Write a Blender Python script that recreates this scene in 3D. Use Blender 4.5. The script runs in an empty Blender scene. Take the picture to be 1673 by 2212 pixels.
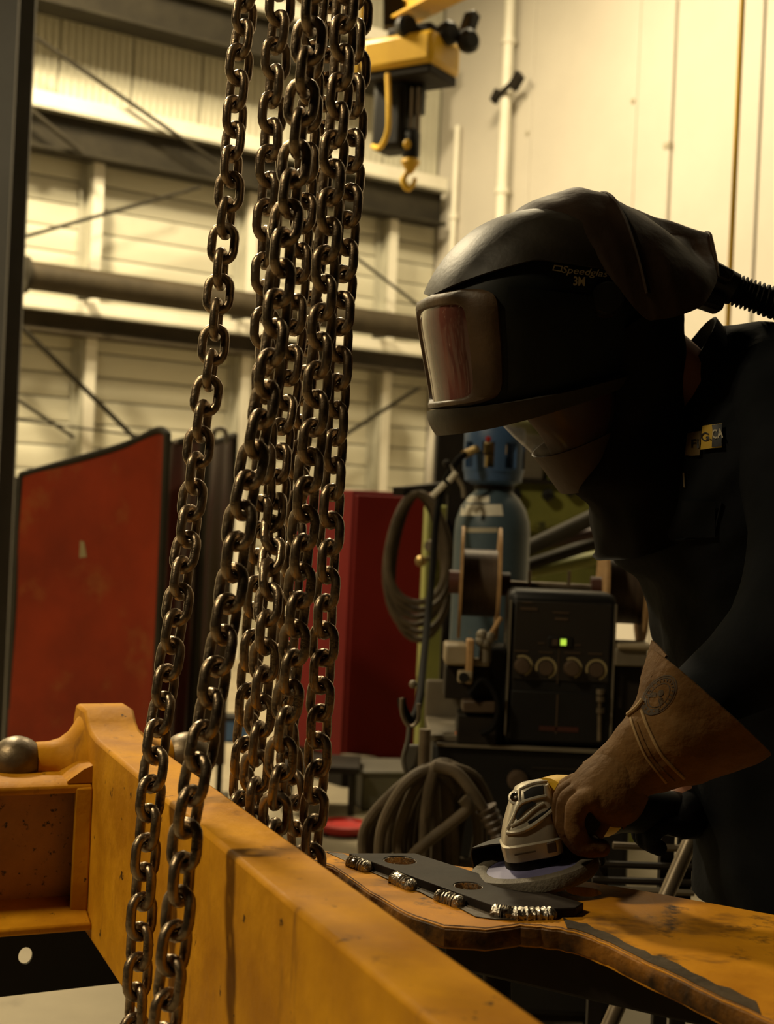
import bpy, bmesh, math, random
from mathutils import Vector as V, Matrix as M
from mathutils.bvhtree import BVHTree
random.seed(7)
rad = math.radians
# ------------------------------------------------------------------ camera
W, H, FPX = 1673.0, 2212.0, 3000.0
ROLL = 0.045
CAM = V((0, 0, 1.3))
RX = V((math.cos(ROLL), 0, math.sin(ROLL)))
UY = V((-math.sin(ROLL), 0, math.cos(ROLL)))
FW = V((0, 1, 0))
UP = V((0, 0, 1))
sc = bpy.context.scene
cd = bpy.data.cameras.new('camera')
cam = bpy.data.objects.new('camera', cd)
sc.collection.objects.link(cam)
cam.matrix_world = M(((RX.x, UY.x, 0, CAM.x), (RX.y, UY.y, -1, CAM.y), (RX.z, UY.z, 0, CAM.z), (0, 0, 0, 1)))
cd.sensor_fit = 'VERTICAL'
cd.sensor_height = 36.0
cd.lens = FPX / H * 36.0
cd.clip_start = 0.05
cd.clip_end = 200
cd.dof.use_dof = True
cd.dof.focus_distance = 1.62
cd.dof.aperture_fstop = 6.5
sc.camera = cam
# ------------------------------------------------------------------ world, lights, exposure
sc.view_settings.view_transform = 'Standard'
sc.view_settings.look = 'None'
sc.view_settings.gamma = 1.0
sc.view_settings.use_curve_mapping = False
sc.view_settings.exposure = 0.0
wd = bpy.data.worlds.new('world')
sc.world = wd
wd.use_nodes = True
bg = wd.node_tree.nodes['Background']
bg.inputs[0].default_value = (1.0, 0.8, 0.5, 1)
bg.inputs[1].default_value = 0.004


def lamp(name, loc, power, size=0.7, col=(1.0, 0.82, 0.51), aim=None):
    l = bpy.data.lights.new(name, 'AREA')
    l.shape = 'DISK'
    l.size = size
    l.energy = power
    l.color = col
    o = bpy.data.objects.new(name, l)
    o.location = loc
    d = (V(aim) - V(loc)) if aim else V((0, 0, -1))
    o.rotation_euler = d.to_track_quat('-Z', 'Y').to_euler()
    sc.collection.objects.link(o)
    return o


# high-bay lamps under the hall roof
lamp('hall_lamp', (-3.4, 0.7, 5.0), 215, 0.7)
lamp('hall_lamp', (-3.2, 7.8, 6.4), 880, 0.9)
lamp('hall_lamp', (0.4, 8.8, 6.6), 300, 0.9)
lamp('hall_lamp', (3.2, 6.0, 6.6), 30, 0.9)

# ------------------------------------------------------------------ helpers
COL = sc.collection


def P(x, y, d):
    return CAM + d * ((x - W / 2) / FPX * RX + (H / 2 - y) / FPX * UY + FW)


def PX(p):
    q = V(p) - CAM
    return (W / 2 + FPX * q.dot(RX) / q.y, H / 2 - FPX * q.dot(UY) / q.y)


def ground(x, y, z=0.0):
    r = P(x, y, 1.0) - CAM
    return CAM + r * ((z - CAM.z) / r.z)


def sp(a, e):
    return math.copysign(abs(a) ** e, a)


class MB:
    def __init__(s):
        s.v = []; s.f = []

    def add(s, vs, fs):
        n = len(s.v)
        s.v += [V(p) for p in vs]
        s.f += [tuple(i + n for i in f) for f in fs]
        return s

    def box(s, c, size, R=None, taper=1.0):
        R = R or M.Identity(3)
        x, y, z = [k / 2 for k in size]
        vs = [(-x, -y, -z), (x, -y, -z), (x, y, -z), (-x, y, -z), (-x * taper, -y * taper, z), (x * taper, -y * taper, z), (x * taper, y * taper, z), (-x * taper, y * taper, z)]
        return s.add([V(c) + R @ V(p) for p in vs], [(3, 2, 1, 0), (4, 5, 6, 7), (0, 1, 5, 4), (1, 2, 6, 5), (2, 3, 7, 6), (3, 0, 4, 7)])

    def bar(s, a, b, w, h, up=UP):
        a = V(a); b = V(b)
        d = b - a
        y = d.normalized()
        x = y.cross(up).normalized()
        z = x.cross(y)
        R = M((x, y, z)).transposed()
        return s.box((a + b) / 2, (w, d.length, h), R)

    def loft(s, rings, cap=True, close=True):
        n = len(rings[0]); vs = []; fs = []
        for r in rings: vs += r
        for i in range(len(rings) - 1):
            for j in range(n if close else n - 1):
                k = (j + 1) % n
                fs.append((i * n + j, i * n + k, (i + 1) * n + k, (i + 1) * n + j))
        if cap:
            fs.append(tuple(reversed(range(n))))
            fs.append(tuple(range((len(rings) - 1) * n, len(rings) * n)))
        return s.add(vs, fs)

    def tube(s, path, r, n=10, cap=True):
        path = [V(p) for p in path]
        if not isinstance(r, (list, tuple)): r = [r] * len(path)
        rings = []; nrm = None
        for i, p in enumerate(path):
            t = (path[min(i + 1, len(path) - 1)] - path[max(i - 1, 0)]).normalized()
            if nrm is None:
                nrm = t.orthogonal().normalized()
            else:
                nrm = (nrm - t * nrm.dot(t)).normalized()
            b = t.cross(nrm)
            rings.append([p + r[i] * (math.cos(2 * math.pi * k / n) * nrm + math.sin(2 * math.pi * k / n) * b) for k in range(n)])
        return s.loft(rings, cap)

    def lathe(s, prof, o, ax=UP, n=28, cap=True):
        ax = V(ax).normalized()
        a = ax.orthogonal().normalized(); b = ax.cross(a)
        rings = [[V(o) + ax * h + r * (math.cos(2 * math.pi * k / n) * a + math.sin(2 * math.pi * k / n) * b) for k in range(n)] for r, h in prof]
        return s.loft(rings, cap)

    def prism(s, poly, ext):
        n = len(poly)
        poly = [V(p) for p in poly]
        ext = V(ext)
        return s.add(poly + [p + ext for p in poly], [tuple(range(n)), tuple(range(2 * n - 1, n - 1, -1))] + [(i, i + n, (i + 1) % n + n, (i + 1) % n) for i in range(n)])

    def ball(s, c, r, n=16, m=10, R=None):
        if not isinstance(r, (tuple, list)): r = (r, r, r)
        R = R or M.Identity(3)
        rings = []
        for i in range(m + 1):
            t = math.pi * i / m
            st = max(math.sin(t), 0.003)
            rings.append([V(c) + R @ V((r[0] * st * math.cos(2 * math.pi * k / n), r[1] * st * math.sin(2 * math.pi * k / n), -r[2] * math.cos(t))) for k in range(n)])
        return s.loft(rings)

    def sheet(s, grid, th):
        # grid of points given thickness th along its normals
        nu, nv = len(grid), len(grid[0])
        def nor(i, j):
            a = grid[min(i + 1, nu - 1)][j] - grid[max(i - 1, 0)][j]
            b = grid[i][min(j + 1, nv - 1)] - grid[i][max(j - 1, 0)]
            c = a.cross(b)
            return c.normalized() if c.length > 1e-12 else V((0, 0, 1))
        vs = [grid[i][j] for i in range(nu) for j in range(nv)]
        vs += [grid[i][j] - nor(i, j) * th for i in range(nu) for j in range(nv)]
        N = nu * nv; fs = []
        for i in range(nu - 1):
            for j in range(nv - 1):
                a, b, c, d = i * nv + j, i * nv + j + 1, (i + 1) * nv + j + 1, (i + 1) * nv + j
                fs.append((a, d, c, b)); fs.append((a + N, b + N, c + N, d + N))
        for i in range(nu - 1):
            a, d = i * nv, (i + 1) * nv
            fs.append((a, a + N, d + N, d))
            a, d = i * nv + nv - 1, (i + 1) * nv + nv - 1
            fs.append((a, d, d + N, a + N))
        for j in range(nv - 1):
            a, b = j, j + 1
            fs.append((a, b, b + N, a + N))
            a, b = (nu - 1) * nv + j, (nu - 1) * nv + j + 1
            fs.append((a, a + N, b + N, b))
        return s.add(vs, fs)

    def pbox(s, x0, y0, x1, y1, d, th, yaw=0.0):
        c = P((x0 + x1) / 2, (y0 + y1) / 2, d)
        w = (x1 - x0) / FPX * d; h = (y1 - y0) / FPX * d
        R = M.Rotation(rad(yaw), 3, 'Z')
        return s.box(c + R @ V((0, th / 2, 0)), (w, th, h), R)

    def build(s, name, mat, parent=None, bevel=0, sharp=40, loc=None, fix=True):
        me = bpy.data.meshes.new(name)
        if parent is not None:
            org = wloc(parent)
        elif loc is not None:
            org = V(loc)
        else:
            zs = min(p.z for p in s.v)
            org = V((sum(p.x for p in s.v) / len(s.v), sum(p.y for p in s.v) / len(s.v), zs))
        me.from_pydata([p - org for p in s.v], [], s.f)
        if fix:
            bm = bmesh.new(); bm.from_mesh(me)
            bmesh.ops.recalc_face_normals(bm, faces=bm.faces)
            bm.to_mesh(me); bm.free()
        me.shade_smooth()
        me.set_sharp_from_angle(angle=rad(sharp))
        me.materials.append(mat)
        o = bpy.data.objects.new(name, me)
        COL.objects.link(o)
        if parent is not None:
            o.parent = parent
        else:
            o.location = org
        if bevel:
            b = o.modifiers.new('bevel', 'BEVEL'); b.width = bevel; b.segments = 2; b.limit_method = 'ANGLE'; b.angle_limit = rad(35)
        return o


def wloc(o):
    p = V((0, 0, 0))
    while o is not None:
        p = p + o.location
        o = o.parent
    return p


def thing(name, label, cat, loc, group=None):
    o = bpy.data.objects.new(name, None)
    COL.objects.link(o)
    o.location = loc
    o.empty_display_size = 0.05
    return tag(o, label, cat, group)


def tag(o, label=None, cat=None, group=None, kind=None):
    if label: o['label'] = label
    if cat: o['category'] = cat
    if group: o['group'] = group
    if kind: o['kind'] = kind
    return o


def cr(pts, t):
    # Catmull-Rom through tuples / vectors, t in [0, n-1]
    n = len(pts)
    i = min(max(int(t), 0), n - 2); u = t - i
    p0, p1, p2, p3 = pts[max(i - 1, 0)], pts[i], pts[i + 1], pts[min(i + 2, n - 1)]
    return 0.5 * ((2 * p1) + (p2 - p0) * u + (2 * p0 - 5 * p1 + 4 * p2 - p3) * u * u + (3 * p1 - p0 - 3 * p2 + p3) * u ** 3)


def smooth(pts, k=6):
    pts = [V(p) for p in pts]
    return [cr(pts, i / k) for i in range((len(pts) - 1) * k + 1)]


def text2d(s, size=1.0, shear=0.0, bold=0.0):
    c = bpy.data.curves.new('t', 'FONT')
    c.body = s; c.size = size; c.shear = shear; c.offset = bold; c.align_x = 'CENTER'; c.align_y = 'CENTER'; c.resolution_u = 3
    o = bpy.data.objects.new('t', c)
    COL.objects.link(o)
    bpy.context.view_layer.update()
    dg = bpy.context.evaluated_depsgraph_get()
    me = o.evaluated_get(dg).to_mesh()
    vs = [(p.co.x, p.co.y) for p in me.vertices]
    fs = [tuple(p.vertices) for p in me.polygons]
    o.evaluated_get(dg).to_mesh_clear()
    bpy.data.objects.remove(o); bpy.data.curves.remove(c)
    return vs, fs


class Decal:
    """flat print laid on a built surface"""
    def __init__(s, mb):
        s.t = BVHTree.FromPolygons(mb.v, mb.f)

    def hit(s, x, y, off=0.0006):
        d = (P(x, y, 1) - CAM).normalized()
        h, n, i, r = s.t.ray_cast(CAM, d)
        if h is None: return None
        if n.dot(d) > 0: n = -n
        return h + n * off

    def put(s, mb, vs, fs, off=0.0006):
        ps = [s.hit(x, y, off) for x, y in vs]
        ok = [f for f in fs if all(ps[i] is not None for i in f)]
        return mb.add([p if p is not None else V((0, 0, 0)) for p in ps], ok) if all(p is not None for p in ps) else mb.add([p or ps[ok[0][0]] for p in ps], ok) if ok else mb


def poly_disc(cx, cy, rx, ry, n=28, rot=0.0, r0=0.0, a0=0, a1=360):
    vs = []; fs = []
    c, s_ = math.cos(rot), math.sin(rot)
    full = a1 - a0 >= 360
    m = n if full else n + 1
    for k in range(m):
        a = rad(a0 + (a1 - a0) * k / n)
        for q in (r0, 1.0):
            x, y = rx * q * math.cos(a), ry * q * math.sin(a)
            vs.append((cx + x * c - y * s_, cy + x * s_ + y * c))
    for k in range(n):
        j = (k + 1) % m
        fs.append((2 * k, 2 * k + 1, 2 * j + 1, 2 * j))
    return vs, fs


# ------------------------------------------------------------------ materials
def mat(name, c1, c2=None, scale=6.0, rough=0.55, metal=0.0, bump=0.0, bscale=None, stretch=(1, 1, 1), lo=0.35, hi=0.65,
        spots=None, spot_scale=40, spot_at=0.66, spot_w=0.03, rvar=0.0, spec=0.5, streak=None, coat=0.0):
    m = bpy.data.materials.new(name)
    m.use_nodes = True
    nt = m.node_tree; N = nt.nodes; L = nt.links
    b = N['Principled BSDF']
    b.inputs['Roughness'].default_value = rough
    b.inputs['Metallic'].default_value = metal
    b.inputs['Specular IOR Level'].default_value = spec
    b.inputs['Coat Weight'].default_value = coat
    tc = N.new('ShaderNodeTexCoord')
    mp = N.new('ShaderNodeMapping'); mp.inputs['Scale'].default_value = stretch
    L.new(tc.outputs['Object'], mp.inputs['Vector'])
    out = None
    if c2 is None: c2 = tuple(k * 0.75 for k in c1)
    nz = N.new('ShaderNodeTexNoise'); nz.inputs['Scale'].default_value = scale; nz.inputs['Detail'].default_value = 6; nz.inputs['Roughness'].default_value = 0.6
    L.new(mp.outputs[0], nz.inputs['Vector'])
    rp = N.new('ShaderNodeValToRGB')
    rp.color_ramp.elements[0].position = lo; rp.color_ramp.elements[0].color = (*c2, 1)
    rp.color_ramp.elements[1].position = hi; rp.color_ramp.elements[1].color = (*c1, 1)
    L.new(nz.outputs['Fac'], rp.inputs[0])
    out = rp.outputs[0]

    def overlay(out, col, scl, at, w, stretch2):
        m2 = N.new('ShaderNodeMapping'); m2.inputs['Scale'].default_value = stretch2
        L.new(tc.outputs['Object'], m2.inputs['Vector'])
        n2 = N.new('ShaderNodeTexNoise'); n2.inputs['Scale'].default_value = scl; n2.inputs['Detail'].default_value = 5; n2.inputs['Roughness'].default_value = 0.65
        L.new(m2.outputs[0], n2.inputs['Vector'])
        r2 = N.new('ShaderNodeMapRange'); r2.inputs[1].default_value = at; r2.inputs[2].default_value = at + w
        L.new(n2.outputs['Fac'], r2.inputs[0])
        mx = N.new('ShaderNodeMix'); mx.data_type = 'RGBA'
        L.new(r2.outputs[0], mx.inputs['Factor']); L.new(out, mx.inputs['A'])
        mx.inputs['B'].default_value = (*col, 1)
        return mx.outputs['Result']
    if spots: out = overlay(out, spots, spot_scale, spot_at, spot_w, (1, 1, 1))
    if streak: out = overlay(out, streak[0], streak[1], streak[2], streak[3], streak[4])
    L.new(out, b.inputs['Base Color'])
    if rvar:
        r3 = N.new('ShaderNodeMapRange'); r3.inputs[3].default_value = rough - rvar; r3.inputs[4].default_value = rough + rvar
        r3.inputs[1].default_value = 0.3; r3.inputs[2].default_value = 0.7
        L.new(nz.outputs['Fac'], r3.inputs[0]); L.new(r3.outputs[0], b.inputs['Roughness'])
    if bump:
        nb = N.new('ShaderNodeTexNoise'); nb.inputs['Scale'].default_value = bscale or scale * 3; nb.inputs['Detail'].default_value = 4
        L.new(mp.outputs[0], nb.inputs['Vector'])
        bp = N.new('ShaderNodeBump'); bp.inputs['Strength'].default_value = bump; bp.inputs['Distance'].default_value = 0.01
        L.new(nb.outputs['Fac'], bp.inputs['Height']); L.new(bp.outputs[0], b.inputs['Normal'])
    m.diffuse_color = (*c1, 1)
    return m


def glow(name, col, s):
    m = mat(name, col, col)
    b = m.node_tree.nodes['Principled BSDF']
    b.inputs['Emission Color'].default_value = (*col, 1); b.inputs['Emission Strength'].default_value = s
    return m


def clear(name, col, alpha, rough=0.15):
    m = mat(name, col, tuple(k * 0.85 for k in col), scale=14, rough=rough)
    m.node_tree.nodes['Principled BSDF'].inputs['Alpha'].default_value = alpha
    return m


YEL = (0.62, 0.285, 0.010); YEL2 = (0.40, 0.165, 0.007)
MT = dict(
    floor=mat('concrete', (0.28, 0.235, 0.15), (0.20, 0.165, 0.105), 1.4, 0.75, bump=0.1, bscale=60, spots=(0.16, 0.13, 0.08), spot_scale=3, spot_at=0.62, spot_w=0.1),
    wall=mat('painted_panel', (0.57, 0.525, 0.445), (0.52, 0.48, 0.405), 1.2, 0.7, bump=0.03, bscale=30),
    clad=mat('cladding', (0.60, 0.57, 0.44), (0.52, 0.49, 0.37), 0.8, 0.6, stretch=(1, 1, 2)),
    joint=mat('joint_strip', (0.40, 0.36, 0.26), (0.34, 0.30, 0.22), 4, 0.6),
    galv=mat('galvanised_steel', (0.50, 0.48, 0.38), (0.40, 0.38, 0.30), 5, 0.5, metal=0.2),
    dgird=mat('dark_girder', (0.04, 0.034, 0.022), (0.026, 0.022, 0.015), 4, 0.65, spec=0.12),
    white=mat('white_enamel', (0.78, 0.74, 0.62), (0.70, 0.66, 0.54), 3, 0.4),
    col=mat('grey_column_paint', (0.12, 0.115, 0.105), (0.095, 0.09, 0.08), 3, 0.5),
    pipe=mat('weathered_pipe', (0.060, 0.046, 0.026), (0.038, 0.029, 0.016), 4, 0.6, spec=0.2),
    beam=mat('worn_yellow_paint', YEL, YEL2, 8, 0.6, spec=0.10, bump=0.15, bscale=40, spots=(0.06, 0.03, 0.008), spot_scale=34, spot_at=0.655, spot_w=0.04,
             streak=((0.26, 0.11, 0.012), 9, 0.60, 0.14, (3, 3, 0.45)), rvar=0.1),
    web=mat('rusty_web_paint', (0.50, 0.215, 0.04), (0.30, 0.125, 0.03), 9, 0.6, bump=0.1, bscale=90, spots=(0.03, 0.016, 0.008), spot_scale=75, spot_at=0.60, spot_w=0.05),
    workp=mat('burnt_yellow_plate', (0.58, 0.255, 0.012), (0.38, 0.15, 0.010), 7, 0.5, spec=0.09, bump=0.08, bscale=60, spots=(0.05, 0.028, 0.012), spot_scale=16, spot_at=0.60, spot_w=0.10,
              streak=((0.16, 0.07, 0.015), 5, 0.56, 0.12, (1, 1.6, 1)), rvar=0.1),
    edge=mat('charred_edge', (0.26, 0.105, 0.010), (0.025, 0.014, 0.006), 16, 0.7, spec=0.15, bump=0.4, bscale=60),
    plate=mat('mill_scale_steel', (0.032, 0.025, 0.020), (0.016, 0.012, 0.010), 14, 0.5, metal=0.0, spec=0.07, rvar=0.12, bump=0.05),
    bare=mat('ground_bare_steel', (0.085, 0.06, 0.035), (0.035, 0.025, 0.015), 20, 0.5, spec=0.3, metal=0.2, bump=0.1, bscale=120),
    weld=mat('weld_bead', (0.55, 0.50, 0.42), (0.25, 0.22, 0.18), 60, 0.28, metal=0.9, bump=0.5, bscale=150),
    chain=mat('chain_steel', (0.37, 0.28, 0.185), (0.15, 0.11, 0.072), 30, 0.35, metal=0.95, bump=0.12, bscale=160, rvar=0.1),
    ball=mat('bare_ball', (0.17, 0.125, 0.07), (0.08, 0.055, 0.03), 18, 0.42, metal=0.6, bump=0.1, bscale=80),
    black=mat('black_plastic', (0.010, 0.009, 0.0075), (0.006, 0.0055, 0.005), 8, 0.5, spec=0.3),
    blackm=mat('black_steel', (0.022, 0.017, 0.012), (0.012, 0.0095, 0.007), 8, 0.6, spec=0.15),
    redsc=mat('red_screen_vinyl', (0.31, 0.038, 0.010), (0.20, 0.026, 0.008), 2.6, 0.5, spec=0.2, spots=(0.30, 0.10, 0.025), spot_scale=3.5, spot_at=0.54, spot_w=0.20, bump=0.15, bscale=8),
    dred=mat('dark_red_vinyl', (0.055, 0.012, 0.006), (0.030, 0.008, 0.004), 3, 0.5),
    redcab=mat('red_cabinet_paint', (0.15, 0.008, 0.006), (0.12, 0.006, 0.005), 2, 0.6, spec=0.15),
    redpl=mat('red_plastic', (0.34, 0.018, 0.012), (0.28, 0.014, 0.010), 4, 0.4),
    green=mat('green_machine_paint', (0.21, 0.21, 0.035), (0.14, 0.145, 0.026), 4, 0.55, spots=(0.04, 0.045, 0.012), spot_scale=9, spot_at=0.62, spot_w=0.08),
    blue=mat('blue_cap_plastic', (0.045, 0.10, 0.22), (0.035, 0.08, 0.18), 8, 0.5),
    cyl=mat('blue_cylinder_paint', (0.062, 0.098, 0.125), (0.045, 0.074, 0.098), 5, 0.45, spots=(0.10, 0.10, 0.09), spot_scale=22, spot_at=0.66, spot_w=0.05),
    paper=mat('paper_label', (0.78, 0.74, 0.62), (0.60, 0.56, 0.45), 12, 0.6),
    brass=mat('brass_fitting', (0.45, 0.32, 0.12), (0.30, 0.20, 0.07), 15, 0.35, metal=0.8),
    wood=mat('spool_board', (0.42, 0.25, 0.10), (0.32, 0.18, 0.07), 8, 0.6, stretch=(1, 1, 6)),
    wire=mat('wound_wire', (0.085, 0.06, 0.04), (0.05, 0.035, 0.025), 6, 0.45, metal=0.4, stretch=(60, 1, 1)),
    cast=mat('beige_casting', (0.30, 0.24, 0.15), (0.22, 0.17, 0.10), 9, 0.55),
    tin=mat('dusty_tin', (0.20, 0.17, 0.12), (0.14, 0.115, 0.08), 6, 0.55, metal=0.3),
    knob=mat('brown_knob', (0.075, 0.046, 0.026), (0.055, 0.034, 0.02), 10, 0.5),
    ring=mat('printed_scale', (0.33, 0.26, 0.12), (0.28, 0.22, 0.10), 10, 0.6),
    panel=mat('brown_panel', (0.014, 0.010, 0.006), (0.010, 0.007, 0.005), 6, 0.5),
    led=glow('green_display', (0.45, 0.70, 0.06), 1.0),
    cable=mat('dusty_cable', (0.105, 0.077, 0.047), (0.06, 0.044, 0.026), 14, 0.65, spec=0.2),
    rubber=mat('black_rubber', (0.008, 0.007, 0.006), (0.006, 0.005, 0.004), 20, 0.6, spec=0.05),
    orange=mat('orange_plastic', (0.70, 0.17, 0.03), (0.6, 0.14, 0.02), 9, 0.5),
    hoist=mat('hoist_yellow', (0.78, 0.48, 0.03), (0.68, 0.40, 0.025), 5, 0.4),
    strap=mat('yellow_strap', (0.90, 0.56, 0.03), (0.82, 0.48, 0.02), 9, 0.5),
    shell=mat('helmet_shell', (0.030, 0.023, 0.014), (0.022, 0.0165, 0.010), 7, 0.52, spec=0.4, bump=0.05, bscale=120, spots=(0.06, 0.05, 0.035), spot_scale=60, spot_at=0.70, spot_w=0.03),
    frame=mat('dusty_lens_frame', (0.095, 0.053, 0.020), (0.062, 0.034, 0.013), 18, 0.55, bump=0.08, bscale=120),
    side=mat('helmet_side_panel', (0.009, 0.010, 0.008), (0.006, 0.007, 0.006), 25, 0.5, spec=0.25),
    lens=mat('tinted_lens', (0.16, 0.055, 0.04), (0.09, 0.035, 0.03), 5, 0.12, stretch=(8, 8, 0.4), coat=0.35),
    hood=mat('brown_leather_hood', (0.042, 0.022, 0.011), (0.026, 0.0135, 0.0065), 9, 0.6, spec=0.3, bump=0.10, bscale=60),
    shroud=mat('black_shroud_cloth', (0.007, 0.0055, 0.004), (0.005, 0.004, 0.003), 9, 0.85, spec=0.06),
    jacket=mat('dark_navy_cloth', (0.010, 0.011, 0.013), (0.007, 0.008, 0.009), 14, 0.85, bump=0.35, bscale=18, spec=0.06),
    trouser=mat('dark_trouser_cloth', (0.008, 0.008, 0.009), (0.006, 0.006, 0.007), 14, 0.85, bump=0.3, bscale=16, spec=0.06),
    skin=mat('skin', (0.36, 0.16, 0.09), (0.30, 0.12, 0.065), 20, 0.5),
    seal=mat('face_seal', (0.10, 0.022, 0.010), (0.07, 0.015, 0.007), 9, 0.5),
    shield=clear('chin_shield_plastic', (0.05, 0.034, 0.024), 0.28),
    glove=mat('brown_suede', (0.150, 0.078, 0.024), (0.075, 0.036, 0.011), 9, 0.75, spec=0.15, bump=0.25, bscale=90, spots=(0.05, 0.026, 0.010), spot_scale=6, spot_at=0.55, spot_w=0.16),
    stitch=mat('light_welt', (0.30, 0.19, 0.075), (0.24, 0.15, 0.055), 20, 0.7),
    stamp=mat('stamp_ink', (0.045, 0.028, 0.012), (0.034, 0.020, 0.009), 20, 0.7),
    alu=mat('cast_aluminium', (0.66, 0.61, 0.50), (0.50, 0.45, 0.35), 12, 0.38, metal=0.6, bump=0.06, bscale=80, spots=(0.10, 0.08, 0.05), spot_scale=30, spot_at=0.62, spot_w=0.06),
    screw=mat('dark_screw', (0.06, 0.05, 0.04), (0.05, 0.04, 0.03), 30, 0.25, metal=0.9),
    disc=mat('abrasive_disc', (0.14, 0.12, 0.085), (0.11, 0.09, 0.065), 50, 0.7, bump=0.2, bscale=300),
    discb=mat('violet_disc_backing', (0.20, 0.19, 0.36), (0.12, 0.115, 0.24), 6, 0.5),
    print_=mat('pale_print', (0.50, 0.42, 0.28), (0.44, 0.36, 0.22), 20, 0.6),
    printg=mat('grey_print', (0.30, 0.24, 0.15), (0.24, 0.19, 0.12), 20, 0.6),
    badge=mat('yellow_badge', (0.55, 0.36, 0.02), (0.48, 0.30, 0.015), 30, 0.7),
    badge2=mat('dull_badge', (0.12, 0.075, 0.015), (0.10, 0.06, 0.012), 30, 0.7),
    white2=mat('white_thread', (0.5, 0.45, 0.32), (0.45, 0.40, 0.28), 30, 0.7),
    grey=mat('grey_box', (0.085, 0.075, 0.055), (0.06, 0.052, 0.04), 5, 0.6),
    bluebox=mat('blue_box', (0.05, 0.13, 0.32), (0.04, 0.11, 0.27), 5, 0.5),
    rod=mat('worn_steel_rod', (0.20, 0.16, 0.11), (0.11, 0.085, 0.055), 12, 0.4, metal=0.6),
)

# ------------------------------------------------------------------ structure
AW = rad(55.5)
DW = V((math.sin(AW), math.cos(AW), 0))            # along the back wall, to the right
NB = V((math.cos(AW), -math.sin(AW), 0))           # out of the back wall into the hall (also along the right wall)
CORNER = V((0.33, 13.0, 0))
NR = -DW                                           # out of the right wall


def hit(px, py, p0, n):
    r = P(px, py, 1.0) - CAM
    return CAM + r * ((V(p0) - CAM).dot(n) / r.dot(n))


def WB(px, py, off=0.0):
    return hit(px, py, CORNER + NB * off, NB)


def WR(px, py, off=0.0):
    return hit(px, py, CORNER + NR * off, NR)


def sb(px, py=700, off=0.0):                        # distance along the back wall from the corner (negative to the left)
    return (WB(px, py, off) - CORNER).dot(DW)


def bw(s, z, off=0.0):
    return CORNER + DW * s + NB * off + UP * z


def rw(s, z, off=0.0):
    return CORNER + NB * s + NR * off + UP * z


ZT = 7.2
f = MB().box((0, 6, -0.1), (24, 26, 0.2)).build('floor', MT['floor'], loc=(0, 6, 0)); tag(f, 'bare beige concrete hall floor', None, None, 'structure')
c = MB().box((0, 6, ZT + 0.1), (24, 26, 0.2)).build('ceiling', MT['dgird']); tag(c, 'dark roof deck of the hall', None, None, 'structure')
m = MB(); m.bar(bw(-12, ZT / 2, -0.19), bw(0.3, ZT / 2, -0.19), 0.2, ZT)
wb = m.build('wall_back', MT['joint']); tag(wb, 'pale clad back wall of the hall', None, None, 'structure')
m = MB(); m.bar(rw(-0.3, ZT / 2, -0.19), rw(11, ZT / 2, -0.19), 0.2, ZT)
wr = m.build('wall_right', MT['joint']); tag(wr, 'smooth cream panelled wall at the right', None, None, 'structure')

# back wall cladding: vertical ribbed sheets above the upper girt, long horizontal boards below it
GIRT1 = WB(450, 345).z
for k in range(9):
    s1 = -k * 0.62; s0 = s1 - 0.61
    grid = []
    for i in range(41):
        q = i % 4
        grid.append([bw(s0 + 0.61 * i / 40, GIRT1, 0.012 if q in (1, 2) else 0.0), bw(s0 + 0.61 * i / 40, ZT, 0.012 if q in (1, 2) else 0.0)])
    MB().sheet(grid, 0.03).build('ribbed_sheet', MT['clad'], wb)
nb_ = 22; hz = GIRT1 / nb_
for k in range(nb_):
    m = MB()
    z0 = k * hz
    prof = [(0.0, 0.0), (0.0, 0.03), (hz * 0.12, 0.034), (hz * 0.5, 0.026), (hz * 0.9, 0.034), (hz - 0.012, 0.03), (hz - 0.012, 0.0)]
    m.prism([bw(-12, z0 + a, b - 0.09 + 0.09) for a, b in prof], DW * 11.98)
    m.build('cladding_board', MT['clad'], wb)

# right wall panels between vertical joints
seams = [WR(x, 300) for x in (1143, 1368)]
ss = [(p - CORNER).dot(NB) for p in seams]
wpan = (ss[1] - ss[0])
edges = [0.0, ss[0], ss[1]]
while edges[-1] < 10.5: edges.append(edges[-1] + wpan)
for a, b in zip(edges[:-1], edges[1:]):
    m = MB(); m.bar(rw(a + 0.012, ZT / 2, -0.045), rw(b - 0.012, ZT / 2, -0.045), 0.09, ZT - 0.02)
    m.build('wall_panel', MT['wall'], wr, bevel=0.008)
for s in ss:
    m = MB(); m.bar(rw(s - 0.035, ZT / 2, 0.006), rw(s + 0.035, ZT / 2, 0.006), 0.012, ZT - 0.05)
    m.build('joint_cover', MT['wall'], wr, bevel=0.003)
    m = MB()
    for z in (2.2, 3.4, 4.6, 5.8):
        m.lathe([(0.02, 0), (0.02, 0.012)], rw(s, z, 0.012), NR, 10)
    m.build('cover_bolt', MT['joint'], wr)


# ------------------------------------------------------------------ steelwork on the back wall
def hbeam(name, label, s0, s1, z, h, w, off, m_top, m_web, cat='beam', lip=0.11):
    """horizontal H-section seen from below: pale flanges, dark web"""
    o = thing(name, label, cat, bw((s0 + s1) / 2, z - h / 2, off))
    m = MB(); m.bar(bw(s0, z, off), bw(s1, z, off), 0.02, h - 0.02); m.build('web', m_web, o)
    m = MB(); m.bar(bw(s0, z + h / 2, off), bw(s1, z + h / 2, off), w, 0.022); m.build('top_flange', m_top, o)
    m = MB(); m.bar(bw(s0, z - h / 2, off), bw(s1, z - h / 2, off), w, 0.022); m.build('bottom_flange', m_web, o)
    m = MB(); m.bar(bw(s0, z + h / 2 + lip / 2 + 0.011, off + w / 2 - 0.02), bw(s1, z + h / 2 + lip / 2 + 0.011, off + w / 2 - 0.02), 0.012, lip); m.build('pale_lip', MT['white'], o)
    return o


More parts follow.
